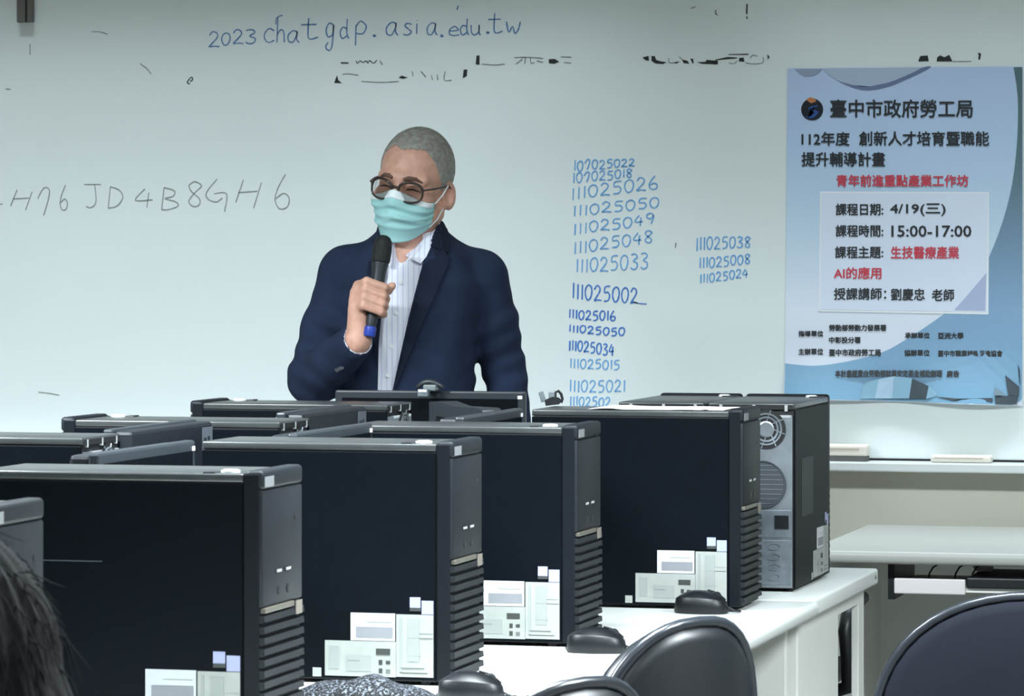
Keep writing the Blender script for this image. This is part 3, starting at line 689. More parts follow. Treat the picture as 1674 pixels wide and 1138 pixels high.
# webcam on that monitor
wq = atd(650, 643, 7.9)
wc = thing('webcam', 'curved grey webcam on the black monitor before the man', 'webcam', (-2.215, 7.815, DZ+.381), 0)
MB().tube([(-.031+.06*k/8, 0, .006+.013*math.sin(PI*(k/8)**.9)) for k in range(9)], [.004, .005, .006, .006, .006, .006, .006, .005, .004], 10).build('hood', M_mon, wc, smooth=True)
MB().box(-.013, .016, -.016, .012, 0, .013, .003).build('body', mat('webcam_grey', (120, 128, 130), .4), wc)
MB().box(-.02, .004, -.034, -.017, -.012, .004, .002).build('clip', M_silver2, wc)
MB().box(-.017, .001, -.036, -.0335, -.002, .0035).build('white_tag', M_sticker_glint, wc)
# stand-in for an unidentified grey tapered shape in front of the monitor
A, B = Vector((-2.05, 7.29, 0)), Vector((-1.875, 7.05, 0))
dv = (B-A); L_ = dv.length; ang = math.atan2(dv.y, dv.x)
ph = thing('tapered_device', 'dark grey tapered arm device standing before the black monitor', 'device', (A.x, A.y, DZ), ang)
MB().prism([(0, -.02, .33), (0, -.02, .378), (.05, -.02, .381), (.13, -.02, .374), (L_-.02, -.02, .376), (L_-.002, -.02, .372), (L_, -.02, .362), (L_-.03, -.02, .354), (.1, -.02, .35), (.04, -.02, .352), (.03, -.02, .33)], (0, .04, 0)).build('arm', M_mon, ph)
MB().box(.004, .02, -.01, .01, .01, .335).build('post', M_blk, ph)
MB().box(-.005, .1, -.05, .05, 0, .012, .004).build('base', M_blk, ph)

# ------------------------------------------------------------------ mice and pouch
def make_mouse():
    t = thing('computer_mouse', '', 'mouse', group='black mice'); rows = []
    n, mm = 28, 9
    hgt = lambda x: .034*max(0, 1-abs((x+.004)/.058)**2.0)**.75
    for j in range(mm):
        s = j/(mm-1); row = []
        for i in range(n):
            a = 2*PI*i/n; ca, sa = math.cos(a), math.sin(a)
            q = (1-s)**.5
            x = .052*math.copysign(abs(ca)**.88, ca)*q; y = .030*math.copysign(abs(sa)**.88, sa)*q
            if j == 0: z = .004
            else: z = .010+ hgt(x)*(1-.55*(abs(y)/.031)**2.2)
            row.append((x, y, z))
        rows.append(row)
    rows.insert(0, [(.049*x/.052, .028*y/.03, 0) for x, y, z in rows[0]])
    mb = MB(); R = [[mb.bm.verts.new(p) for p in r] for r in rows[:-1]]
    for P, Q in zip(R, R[1:]):
        for i in range(n): mb.bm.faces.new((P[i], P[(i+1) % n], Q[(i+1) % n], Q[i]))
    mb.bm.faces.new(R[0][::-1]); mb.bm.faces.new(R[-1])
    mb.build('shell', M_mouse, t, smooth=True, angle=50)
    MB().lathe([(.006, -.003), (.008, 0), (.006, .003)], 16, Matrix.Translation((.030, 0, .033)) @ Matrix.Rotation(PI/2, 4, 'X')).build('scroll_wheel', M_blk, t)
    MB().tube([(.012, .0, .0436), (.025, .001, .040), (.036, .001, .034), (.046, .001, .026)], .0016, 6).build('button_seam', M_gap_shadow, t)
    MB().tube([(.05, 0, .012), (.062, .004, .006), (.07, .02, .0035), (.06, .035, .0025), (.02, .04, .0025), (-.06, .037, .0025)], .002, 6).build('cable', M_blk, t)
    return t
ms = make_mouse(); random.seed(1)
ms.location = (-1.451, 6.975, DZ); ms['label'] = 'black mouse beside the labels of the tower with the sheet'
dup(ms, (-1.477, 6.235, DZ), .06, 'black mouse on the desk beside the middle tower')
dup(ms, (-1.500, 5.515, DZ), .1, 'black mouse at the bottom edge beside the speckled pouch')
pq = onZ(592, 1165, DZ)
rows = []
random.seed(5)
for j in range(17):
    r = []
    for i in range(33):
        x = (i/32-.5)*2; y = (j/16-.5)*2
        e = max(0, 1-abs(x)**2.4)*max(0, 1-abs(y)**2.4)
        z = .046*e**.42*(1+.10*math.sin(5.2*x+1.1)+.07*math.sin(10*x+3*y)-.12*x)
        r.append((x*.115, y*.07, max(.0008, z)))
    rows.append(r)
mb = MB().grid(rows)
mb.bm.faces.new([mb.bm.verts.new((x, y, 0)) for x, y in ((-.115, -.07), (.115, -.07), (.115, .07), (-.115, .07))])
o = mb.build('fabric_pouch', M_speck, smooth=True); o.location = (pq.x, pq.y+.02, DZ+.0005); o.rotation_euler = (0, 0, .12)
tag(o, 'dark speckled fabric pouch lying on the desk by the second tower', 'pouch')

# ------------------------------------------------------------------ chairs
def make_chair(mback, mrim, label, loc, rz, arms=False, ztop=.87, wid=.44, name='office_chair', bh=.46, sq=.8):
    """sits facing +Y in its own frame; the backrest stands at -Y"""
    t = thing(name, label, 'chair', loc, rz, 'office chairs')
    def pad(hw, z0, z1, th, y0, m, nm, dish):
        rows = []; n = 40; K = 9
        cz, hz = (z0+z1)/2, (z1-z0)/2
        ring = lambda s: [(hw*s*math.copysign(abs(math.cos(2*PI*i/n))**sq, math.cos(2*PI*i/n)), cz+hz*s*math.copysign(abs(math.sin(2*PI*i/n))**sq, math.sin(2*PI*i/n))) for i in range(n)]
        mb = MB(); layers = []
        for s, yy in ((.02, -th*.45), (.55, -th*.47), (.9, -th*.45), (.965, -th*.38), (1, -th*.1), (1, th*.15), (.97, th*.4), (.88, th*.5), (.5, th*.46), (.02, th*.44)):
            layers.append([mb.bm.verts.new((x, y0+yy+dish*(x/hw)**2, z)) for x, z in ring(s)])
        for P, Q in zip(layers, layers[1:]):
            for i in range(n): mb.bm.faces.new((P[i], P[(i+1) % n], Q[(i+1) % n], Q[i]))
        mb.bm.faces.new(layers[0][::-1]); mb.bm.faces.new(layers[-1])
        return mb.build(nm, m, t, smooth=True)
    pad(wid/2, ztop-bh, ztop, .055, -.21, mback, 'backrest', .045)
    # plastic shell edge around the backrest
    n = 48; cz, hz = ztop-bh/2, bh/2
    mb = MB(); mb.tube([((wid/2+.002)*math.copysign(abs(math.cos(a))**sq, math.cos(a)), -.222+.045*math.cos(a)**2, cz+(hz+.002)*math.copysign(abs(math.sin(a))**sq, math.sin(a))) for a in np.linspace(0, 2*PI, n+1)[:-1]], .008, 8, True)
    mb.build('back_edge', mrim, t, smooth=True)
    s = MB().box(-.23, .23, -.2, .26, .42, .48, .028, 4).build('seat', mback, t, smooth=True)
    MB().tube([(0, -.05, .41), (0, -.2, .395), (0, -.272, .43), (0, -.272, .5), (0, -.245, .6)], .018, 10).build('back_bracket', M_blk, t)
    MB().box(-.09, .09, -.12, .12, .395, .421, .005).build('seat_plate', M_blk, t)
    MB().lathe([(.03, .09), (.03, .25), (.018, .25), (.018, .397)], 16).build('gas_column', M_blk, t)
    for k in range(5):
        a = 2*PI*k/5+.3; c, s_ = math.cos(a), math.sin(a)
        l = MB().tube([(0, 0, .1), (c*.15, s_*.15, .09), (c*.28, s_*.28, .07)], [.025, .02, .014], 8).build('base_leg', M_blk, t)
        MB().lathe([(.025, -.012), (.027, 0), (.025, .012)], 16, Matrix.Translation((c*.28, s_*.28, .0275)) @ Matrix.Rotation(PI/2, 4, 'Y')).build('castor', M_blk, l)
    if arms:
        for sx in (-1, 1):
            MB().tube([(sx*.2, .05, .41), (sx*.262, .04, .43), (sx*.268, .0, .50), (sx*.268, -.03, .56), (sx*.268, .02, .605), (sx*.268, .2, .615)], .016, 10).build('armrest', M_blk, t, smooth=True)
    return t
c1 = make_chair(M_leath, M_rim, 'black vinyl chair at the bottom centre before the mouse', (-1.25, 5.17, 0), math.radians(60), ztop=.883, wid=.33)
dup(c1, (-1.227, 4.41, 0), math.radians(60), 'chair back just peeping in at the bottom edge, left of the vinyl chair')
make_chair(M_fab, M_rim, 'navy fabric office chair at the bottom right before the wall desk', (-.755, 6.35, 0), math.radians(8), ztop=.834, wid=.52, sq=.9)
make_chair(M_blk, M_blk, 'black armchair glimpsed through the opening under the end desk', (-1.665, 8.29, 0), 0, arms=True, ztop=.66, wid=.36, bh=.24)

# ------------------------------------------------------------------ people: bodies and clothes grown as one continuous surface each
class Field:
    def __init__(s, lo, hi, h):
        s.lo = np.array(lo, float); s.h = h; s.n = np.ceil((np.array(hi)-s.lo)/h).astype(int)+1
        s.F = np.full(s.n, 1.0, np.float32)
    def sub(s, lo, hi):
        a = np.clip(np.floor((np.array(lo)-s.lo)/s.h).astype(int), 0, s.n); b = np.clip(np.ceil((np.array(hi)-s.lo)/s.h).astype(int)+1, 0, s.n)
        sl = tuple(slice(i, j) for i, j in zip(a, b))
        ax = [(s.lo[i]+s.h*np.arange(a[i], b[i])).astype(np.float32) for i in range(3)]
        return sl, np.meshgrid(*ax, indexing='ij', sparse=True)
    def put(s, fn, lo, hi, k=.01, op='u'):
        pad = k+3*s.h
        sl, (X, Y, Z) = s.sub(np.array(lo)-pad, np.array(hi)+pad)
        A = s.F[sl]
        if A.size == 0: return
        d = np.broadcast_to(fn(X, Y, Z), A.shape).astype(np.float32)
        if op == 'u':
            hh = np.maximum(k-np.abs(A-d), 0)/max(k, 1e-6); s.F[sl] = np.minimum(A, d)-hh*hh*k*.25
        else:
            d = -d; hh = np.maximum(k-np.abs(A-d), 0)/max(k, 1e-6); s.F[sl] = np.maximum(A, d)+hh*hh*k*.25
    def cap(s, a, b, ra, rb, k=.01, op='u', sq=None):
        a = np.array(a, float); b = np.array(b, float); ab = b-a; L2 = max(ab@ab, 1e-12)
        def fn(X, Y, Z):
            t = np.clip(((X-a[0])*ab[0]+(Y-a[1])*ab[1]+(Z-a[2])*ab[2])/L2, 0, 1)
            return np.sqrt((X-a[0]-t*ab[0])**2+(Y-a[1]-t*ab[1])**2+(Z-a[2]-t*ab[2])**2)-(ra+(rb-ra)*t)
        r = max(ra, rb); s.put(fn, np.minimum(a, b)-r, np.maximum(a, b)+r, k, op)
    def chain(s, pts, rs, k=.01, k0=None):
        for i in range(len(pts)-1): s.cap(pts[i], pts[i+1], rs[i], rs[i+1], k0 if (k0 is not None and i == 0) else k)
    def ell(s, c, r, k=.01, op='u', R=None):
        c = np.array(c, float); r = np.array(r, float); Q = np.eye(3) if R is None else np.array(R).T
        def fn(X, Y, Z):
            x, y, z = X-c[0], Y-c[1], Z-c[2]
            p = [Q[i, 0]*x+Q[i, 1]*y+Q[i, 2]*z for i in range(3)]
            k0 = np.sqrt(sum((p[i]/r[i])**2 for i in range(3))); k1 = np.sqrt(sum((p[i]/r[i]**2)**2 for i in range(3)))
            return k0*(k0-1)/np.maximum(k1, 1e-6)
        m = max(r); s.put(fn, c-m, c+m, k, op)
    def loft(s, zs, cx, cy, a, b, k=.02, e=2.4, off=0):
        zs = np.array(zs, float)
        def fn(X, Y, Z):
            z = Z.ravel(); f = lambda v: np.interp(z, zs, v).astype(np.float32).reshape(1, 1, -1)
            A, B = f(a)+off, f(b)+off
            q = (np.abs((X-f(cx))/A)**e+np.abs((Y-f(cy))/B)**e)**(1/e)
            d = (q-1)*np.minimum(A, B)*1.0
            dz = np.maximum(zs[0]-Z, Z-zs[-1])
            return np.maximum(d, dz)
        cx, cy, a_, b_ = map(np.array, (cx, cy, a, b))
        s.put(fn, ((cx-a_).min()-off, (cy-b_).min()-off, zs[0]), ((cx+a_).max()+off, (cy+b_).max()+off, zs[-1]), k)
    def mesh(s, name):
        F = s.F; ins = F < 0; n = np.array(F.shape)
        c8 = [ins[i:n[0]-1+i, j:n[1]-1+j, k:n[2]-1+k] for i in (0, 1) for j in (0, 1) for k in (0, 1)]
        cnt = sum(c.astype(np.int8) for c in c8); act = (cnt > 0) & (cnt < 8)
        I, J, K = np.nonzero(act); N = len(I); idx = np.full(act.shape, -1, np.int32); idx[act] = np.arange(N)
        P = np.zeros((N, 3)); C = np.zeros(N)
        cor = [(i, j, k) for i in (0, 1) for j in (0, 1) for k in (0, 1)]
        for p in cor:
            for ax in range(3):
                if p[ax]: continue
                q = list(p); q[ax] = 1
                f0 = F[I+p[0], J+p[1], K+p[2]]; f1 = F[I+q[0], J+q[1], K+q[2]]; m = (f0 < 0) != (f1 < 0)
                t = f0[m]/(f0[m]-f1[m]); pos = np.tile(np.array(p, float), (m.sum(), 1)); pos[:, ax] = t
                P[m] += pos; C[m] += 1
        P = (P/C[:, None]+np.stack([I, J, K], 1))*s.h+s.lo
        quads = []
        for ax in range(3):
            b, c = (ax+1) % 3, (ax+2) % 3
            s0 = [slice(None)]*3; s1 = [slice(None)]*3; s0[ax] = slice(0, -1); s1[ax] = slice(1, None)
            cr = ins[tuple(s0)] != ins[tuple(s1)]
            E = np.stack(np.nonzero(cr), 1); E = E[(E[:, b] > 0) & (E[:, c] > 0) & (E[:, b] < act.shape[b]) & (E[:, c] < act.shape[c])]
            fl = ins[tuple(E.T)]
            def cell(db, dc):
                q = E.copy(); q[:, b] -= db; q[:, c] -= dc; return idx[tuple(q.T)]
            Q = np.stack([cell(1, 1), cell(0, 1), cell(0, 0), cell(1, 0)], 1); Q[~fl] = Q[~fl][:, ::-1]
            quads.append(Q[(Q >= 0).all(1)])
        Q = np.concatenate(quads)
        return P, Q
def relax(P, Q, n=2, w=.5):
    e = np.concatenate([Q[:, [0, 1]], Q[:, [1, 2]], Q[:, [2, 3]], Q[:, [3, 0]]]); e = np.concatenate([e, e[:, ::-1]])
    for _ in range(n):
        A = np.zeros_like(P); c = np.zeros(len(P)); np.add.at(A, e[:, 0], P[e[:, 1]]); np.add.at(c, e[:, 0], 1)
        P = P*(1-w)+w*A/np.maximum(c, 1)[:, None]
    return P
def to_obj(name, P, Q, m, parent):
    me = bpy.data.meshes.new(name); me.vertices.add(len(P)); me.vertices.foreach_set('co', P.astype(np.float32).ravel())
    me.loops.add(4*len(Q)); me.loops.foreach_set('vertex_index', Q.astype(np.int32).ravel())
    me.polygons.add(len(Q)); me.polygons.foreach_set('loop_start', np.arange(0, 4*len(Q), 4, dtype=np.int32))
    me.polygons.foreach_set('use_smooth', np.ones(len(Q), bool))
    me.update(calc_edges=True); me.validate()
    return link(name, me, m, parent)

# ---- the standing man
DM = 8.6; U0 = 670
base = atd(U0, VH, DM); man = thing('person', 'man in a dark blazer and mask standing before the whiteboard holding a microphone', 'person', (base.x, base.y, 0), TH)
XC0 = (U0-837)/FP*DM
def lp(u, v, y=0):                                                 # a point seen at (u, v), y metres behind the man's own plane
    d = DM+y; return np.array(((u-837)/FP*d-XC0, y, ZE-(v-VH)/FP*d))
# head frame
def rot(ax, a): return np.array(Matrix.Rotation(a, 3, ax))
HR = rot('Y', math.radians(9)) @ rot('Z', math.radians(-21)) @ rot('X', math.radians(9))
HC = lp(677, 304, -.02); HS = 1.0
def hd(p): return HC+HR @ (np.array(p, float)*HS)
def head_into(f, with_ears=True):
    f.ell(hd((0, .012, .038)), (.079, .098, .092), .02, R=HR)
    f.ell(hd((0, -.028, -.045)), (.062, .066, .066), .03, R=HR)
    f.cap(hd((0, -.068, -.090)), hd((0, -.06, -.08)), .024, .03, .02)
    for s in (-1, 1):
        f.cap(hd((s*.058, .0, -.055)), hd((s*.02, -.06, -.090)), .02, .02, .025)
        f.ell(hd((s*.044, -.058, -.026)), (.027, .026, .026), .02, R=HR)
        f.cap(hd((s*.012, -.083, .028)), hd((s*.05, -.066, .024)), .0125, .011, .014)
    for s in (-1, 1):
        f.ell(hd((s*.033, -.094, .006)), (.018, .012, .012), .012, 's', R=HR)
        f.ell(hd((s*.033, -.074, .005)), (.019, .0135, .0135), .005, R=HR)
    f.chain([hd((0, -.083, .022)), hd((0, -.097, -.010)), hd((0, -.102, -.024))], [.009, .010, .0125], .016)
    for s in (-1, 1):
        f.ell(hd((s*.014, -.094, -.027)), (.010, .012, .009), .01, R=HR)
        if with_ears:
            RE = HR @ rot('Z', s*math.radians(-28)) @ rot('X', math.radians(8))
            c = hd((s*.081, .012, -.012))
            f.ell(c, (.010, .020, .034), .006, R=RE)
            f.ell(c+RE @ np.array((s*.0085, -.004, .004)), (.0125, .0120, .021), .003, 's', R=RE)
    f.cap(hd((-.02, -.088, -.062)), hd((.02, -.088, -.062)), .007, .007, .012)
NB = lp(679, 372, .0)                                              # base of the neck
# arms (image-left arm holds the microphone)
SL, EL, WL = lp(568, 450, .01), lp(516, 612, -.03), lp(584, 557, -.215)
SR, ER, WR = lp(784, 456, .015), lp(825, 606, .045), lp(846, 760, -.01)
# microphone axis
MB0, MB1 = lp(606, 534, -.235), lp(626, 400, -.205)
ax = (MB1-MB0)/np.linalg.norm(MB1-MB0)
e2 = np.array((0, -1, 0)); e2 = e2-ax*(e2@ax); e2 /= np.linalg.norm(e2)      # towards the camera
e1 = np.cross(ax, e2); e1 = e1 if e1[0] > 0 else -e1                            # to image right
def mp(t, ang, r):                                                 # t metres up the microphone, angle from image-right towards the camera
    a = math.radians(ang); return MB0+ax*t+(e1*math.cos(a)+e2*math.sin(a))*r
def hand_into(f):
    # wrist, back of the hand and the heel
    kn = [mp(.086, 178, .040), mp(.069, 178, .044), mp(.051, 178, .043), mp(.034, 176, .039)]
    wr = WL
    for i, q in enumerate(kn):
        f.cap(wr+(q-wr)*.1+e1*(.004), q, .019-.001*i, .0105, .012)
    f.cap(WL+(EL-WL)*.35, WL, .028, .025, .015)
    f.cap(WL, mp(.030, 190, .032), .022, .018, .014)
    # fingers: knuckle, first joint, second joint, tip
    ts = [(.090, .088, .083, .080), (.071, .069, .065, .063), (.053, .051, .048, .046), (.036, .033, .031, .030)]
    rr = [.0096, .0098, .0093, .0085]
    for q, t, r in zip(kn, ts, rr):
        pts = [q, mp(t[0]+.004, 128, .036), mp(t[1]-.001, 52, .029), mp(t[2], 2, .0245), mp(t[3], -50, .0225)]
        f.chain(pts, [r*1.06, r*1.05, r, r*.93, r*.82], .0035, .008)
    # thumb: leaves the side of the palm, runs behind the microphone and lies along it
    f.chain([WL+e1*.006-e2*.004, mp(.048, 215, .034), mp(.075, 262, .029), mp(.088, 325, .029), mp(.096, 5, .034)], [.018, .016, .0125, .0108, .0085], .006)
f = Field((-.36, -.33, -.005), (.34, .20, 1.72), .003)
head_into(f)
f.cap(NB+np.array((0, .025, -.03)), hd((0, .02, -.06)), .054, .052, .03)
f.loft([.86, .95, 1.1, 1.25, 1.36, 1.43], [0]*6, [.01]*6, [.145, .14, .14, .15, .14, .06], [.1, .1, .095, .1, .09, .06], .03)
for s_, e_, w_ in ((SL, EL, WL), (SR, ER, WR)):
    f.cap((0, .01, 1.40), s_, .05, .05, .03); f.chain([s_, e_, w_], [.05, .04, .028], .02)
hand_into(f)
# the hanging hand, relaxed
hw = WR; dn_ = np.array((.012, -.02, -.07))
f.cap(hw, hw+dn_, .024, .03, .012)
for i, x in enumerate((-.024, -.008, .008, .023)):
    b_ = hw+dn_+np.array((x, -.004, -.012)); f.chain([b_, b_+np.array((x*.15, -.006, -.04)), b_+np.array((x*.2, .002, -.068+abs(i-1.4)*.006))], [.0098, .009, .0078], .004, .008)
f.chain([hw+np.array((-.018, -.012, -.02)), hw+np.array((-.038, -.024, -.055)), hw+np.array((-.036, -.03, -.088))], [.015, .012, .009], .008)
for s in (-1, 1):                                                  # legs and feet
    f.chain([(s*.085, .01, .9), (s*.10, .0, .50), (s*.105, .02, .085)], [.085, .058, .04], .03)
    f.cap((s*.105, .02, .05), (s*.12, -.13, .03), .04, .028, .02)
P, Q = f.mesh('body'); P = relax(P, Q, 1, .4); del f
body = to_obj('body', P, Q, M_skin, man)
HM = Matrix.Translation(Vector(HC)) @ Matrix(HR.tolist()).to_4x4()
HI = HM.inverted()
hv = (P-HC) @ HR                                                   # body vertices in the head's own frame
near = (np.abs(hv) < .2).all(1); keep = near[Q].all(1)
bvh_head = BVHTree.FromPolygons([tuple(v) for v in hv], [tuple(q) for q in Q[keep]])
# ---- hair: close-cropped cap
fh = Field(HC-.16, HC+.18, .0028)
fh.ell(hd((0, .012, .038)), (.0815, .1005, .0955), .0, R=HR)
ex = Field(HC-.16, HC+.18, .0028)
sl, (X, Y, Zz) = fh.sub(HC-.16, HC+.18)
x, y, z = X-HC[0], Y-HC[1], Zz-HC[2]
q = [HR[0, i]*x+HR[1, i]*y+HR[2, i]*z for i in range(3)]
phi = np.degrees(np.arctan2(np.abs(q[0]), -(q[1]-.005)))
lim = np.interp(phi.ravel(), [0, 12, 25, 34, 40, 52, 62, 74, 84, 92, 100, 112, 125, 150, 180], [.088, .090, .092, .090, .084, .066, .042, .012, -.012, .004, .016, .004, -.03, -.05, -.055]).reshape(q[0].shape)
lim = lim+.0025*np.sin(q[0]*620+2)*np.sin(q[1]*300+1)+.0015*np.sin(q[0]*170)
nz = .0012*np.sin(x*900)*np.sin(y*800+1)*np.sin(z*850)
fh.F[sl] = np.maximum(fh.F[sl]+nz, np.clip(lim-q[2], -.05, .05)*.35)
Ph, Qh = fh.mesh('hair'); Ph = relax(Ph, Qh, 1, .4)
to_obj('hair', Ph, Qh, M_hair, man)
# ---- mask: a pleated sheet laid over nose, cheeks and chin
def hray(az, el_z, r0=.3):                                         # from outside towards the head's axis
    d = Vector((math.sin(az), -math.cos(az), 0)); o_ = Vector((0, -.01, el_z))+d*r0
    h = bvh_head.ray_cast(o_, -d)
    return (h[0], d) if h[0] is not None else (Vector((0, -.01, el_z))+d*.05, d)
NU, NV = 41, 35; MP = np.zeros((NV, NU, 3)); MD = np.zeros((NV, NU, 3))
for j in range(NV):
    v = j/(NV-1)
    for i in range(NU):
        t = i/(NU-1)*2-1
        top = -.004-.019*min(1, abs(t)*1.35)**1.1+.006*max(0, 1-abs(t)*2.6); bot = -.120+.036*abs(t)**1.8
        az = t*math.radians(66-6*abs(v-.5)); zz = top+(bot-top)*v
        h, d = hray(az, max(zz, -.104)); h = Vector((h.x, h.y, zz)); MP[j, i] = h; MD[j, i] = d
rad = np.linalg.norm(MP[:, :, :2]-np.array((0, -.01)), axis=2); r0 = rad.copy()
for _ in range(14):                                                # tent the sheet between the high points
    r2 = rad.copy(); r2[1:-1, 1:-1] = (rad[:-2, 1:-1]+rad[2:, 1:-1]+rad[1:-1, :-2]+rad[1:-1, 2:])/4
    r2[0, 1:-1] = (rad[0, :-2]+rad[0, 2:]+rad[1, 1:-1])/3*.5+rad[0, 1:-1]*.5; r2[-1, 1:-1] = (rad[-1, :-2]+rad[-1, 2:])/2*.5+rad[-1, 1:-1]*.5
    rad = np.maximum(r0+.002, r2)
vv = np.linspace(0, 1, NV)[:, None]; tt = np.linspace(-1, 1, NU)[None, :]
ctr = np.exp(-((vv-.5)/.34)**2)*np.exp(-(tt/.62)**2)
ple = np.zeros((NV, NU))
for c, amp in ((.30, .0045), (.50, .005), (.70, .0045)):
    cc = c+.10*tt**2*(c-.35)
    ple += amp*np.clip(1-np.abs(vv-cc)/.07, 0, 1)*(1-.5*tt**2)
ple += .004*np.exp(-((vv-.45-.25*tt)/.06)**2)*(tt > -.1)*(tt < .8)+.004*np.exp(-((vv-.55+.3*tt)/.05)**2)*(tt < .2)*(tt > -.8)
rad = rad+.003+.008*ctr+ple
MP[:, :, 0] = MD[:, :, 0]*rad; MP[:, :, 1] = -.01+MD[:, :, 1]*rad
rows = [[HM @ Vector(MP[j, i]) for i in range(NU)] for j in range(NV)]
fw = HM.to_3x3() @ Vector((0, .0012, 0))
mask = MB().grid(rows, fw).build('face_mask', M_mask, man, smooth=True)
MB().grid(rows[0:6] if False else [[p-fw*.5 for p in rows[j]] for j in range(0, 6)], fw*.4).build('upper_band', M_maskw, mask, smooth=True)
lo_ = MB()
for s, i in ((-1, 0), (1, NU-1)):
    a, b = MP[2, i], MP[-2, i]; ear = np.array((s*.073, .032, .012)); eb = np.array((s*.070, .032, -.036)); en = np.array((s*.066, .036, -.01))
    m1 = np.array((s*.086, -.010, .012)); m2 = np.array((s*.078, -.012, -.045))
    lo_.tube([HM @ Vector(p) for p in (a, (a+m1)/2+np.array((s*.003, 0, 0)), m1, ear, en, eb, m2, (m2+b)/2+np.array((s*.004, 0, 0)), b)], .0016, 6)
lo_.build('ear_loop', M_maskw, mask)
# ---- glasses, brows, eye lines
gl = MB(); lens = []
zc = -.001
def rim(s, n=36):
    pts = []
    for k in range(n):
        a = 2*PI*k/n; xx = s*.0350+.0270*math.copysign(abs(math.cos(a))**.85, math.cos(a)); zz = zc+.0215*math.copysign(abs(math.sin(a))**.85, math.sin(a))-(.002 if math.sin(a) < 0 else 0)
        pts.append((xx, -.108+.45*(xx*xx)*8+.0*zz, zz))
    return pts
for s in (-1, 1):
    r = rim(s); gl.tube([HM @ Vector(p) for p in r], [.0031 if p[2] > .002 else .0024 for p in r], 8, True); lens.append(r)
gl.tube([HM @ Vector(p) for p in ((-.0090, -.1075, .005), (0, -.1105, .0085), (.0090, -.1075, .005))], .0026, 8)
gf = gl.build('glasses', M_frame, man, smooth=True)
for s, r in zip((-1, 1), lens):
    MB().prism([HM @ Vector(p) for p in r], HM.to_3x3() @ Vector((0, .001, 0))).build('lens', mg, gf)
    gt = MB(); xe = s*.0625
    gt.tube([HM @ Vector(p) for p in ((xe, -.095, .006), (s*.072, -.082, .008), (s*.082, -.04, .010), (s*.084, .0, .012), (s*.082, .02, .002))], .0020, 8)
    gt.build('temple', M_frame, gf, smooth=True)
for s in (-1, 1):
    def onface(x, z, off):
        h = bvh_head.ray_cast(Vector((x, -.3, z)), Vector((0, 1, 0)))
        p = h[0] if h[0] is not None else Vector((x, -.085, z)); return HM @ (p+Vector((0, -off, 0)))
    MB().tube([onface(s*x, z, .0005) for x, z in ((.013, .0245), (.024, .028), (.038, .0275), (.052, .020))], [.0030, .0050, .0044, .0018], 8).build('eyebrow', M_brow, man)
    MB().tube([onface(s*x, z, .0002) for x, z in ((.018, .000), (.026, .003), (.036, .0035), (.045, .001), (.050, -.002))], [.0009, .0018, .0020, .0016, .0008], 6).build('eye_line', mat('eye_dark', (58, 40, 36), .4), man)
# ---- clothes
TZ = [.80, .90, 1.0, 1.08, 1.16, 1.25, 1.32, 1.38, 1.42, 1.455]
TX = [-.002, -.004, -.005, -.006, -.006, -.003, .000, .002, .004, .004]
TA = [.168, .163, .155, .152, .156, .166, .168, .140, .095, .066]
TB = [.128, .126, .122, .122, .128, .134, .132, .118, .098, .080]
TY = [.0]*7+[.005, .012, .02]
def torso(f, off): f.loft(TZ, TX, TY, TA, TB, .03, off=off)
def shoulders(f, off):
    nk = lp(702, 390, .015); nk2 = lp(640, 394, .015)
    f.cap(nk+np.array((0, .005, -.03)), SR+np.array((-.004, 0, .004)), .042+off, .060+off, .03); f.cap(nk2+np.array((0, .005, -.03)), SL+np.array((.004, 0, .004)), .040+off, .058+off, .03)
f = Field((-.36, -.30, .78), (.36, .20, 1.50), .0035)
torso(f, 0); shoulders(f, 0)
f.chain([SL, EL+(SL-EL)*.45, EL], [.064, .060, .060], .028)
EL2 = EL+np.array((-.004, .0, -.012)); f.chain([EL2, EL2+(WL-EL2)*.5, EL2+(WL-EL2)*.93], [.060, .050, .041], .012)
f.chain([SR, ER+(SR-ER)*.5, ER+(SR-ER)*.12], [.064, .058, .051], .020); f.chain([ER+(SR-ER)*.12, ER, ER+(WR-ER)*.5, WR+(ER-WR)*.05], [.051, .050, .044, .039], .004)
# collar ridge round the neck
for k in range(-7, 8):
    a = k*.26; p_ = np.array((.003+.064*math.sin(a), .028+.060*math.cos(a), 1.447+.018*math.cos(a))); a2 = a+.26
    p2 = np.array((.003+.064*math.sin(a2), .028+.060*math.cos(a2), 1.447+.018*math.cos(a2))); f.cap(p_, p2, .010, .010, .012)
f.cap(lp(680, 385, .02)+np.array((-.004, .0, -.04)), lp(676, 330, .005), .055, .060, .004, 's')
f.cap(WL, WL+(EL2-WL)*.22, .033, .033, .002, 's')                 # open cuff
# cloth folds
sl, (X, Y, Zz) = f.sub((-.36, -.30, .78), (.36, .2, 1.5))
def fold(c, dr, wl, amp, rad_):
    dr = np.array(dr, float); dr /= np.linalg.norm(dr)
    g = np.exp(-((X-c[0])**2+(Y-c[1])**2+(Zz-c[2])**2)/rad_**2)
    f.F[sl] += (amp*g*np.sin(2*PI*((X-c[0])*dr[0]+(Zz-c[2])*dr[2]+(Y-c[1])*dr[1])/wl)).astype(np.float32)
fold(EL+np.array((.03, -.03, .03)), (.5, 0, .9), .045, .005, .085); fold(lp(545, 520, -.05), (.2, 0, 1), .06, .003, .08)
fold(ER+np.array((-.01, -.03, .02)), (-.45, 0, .9), .05, .0045, .09); fold(lp(830, 560, 0), (-.5, 0, .85), .055, .003, .08)
fold(lp(760, 545, -.1), (1, 0, -.3), .09, .003, .12); fold(lp(770, 450, -.1), (1, 0, .2), .1, .0025, .1)
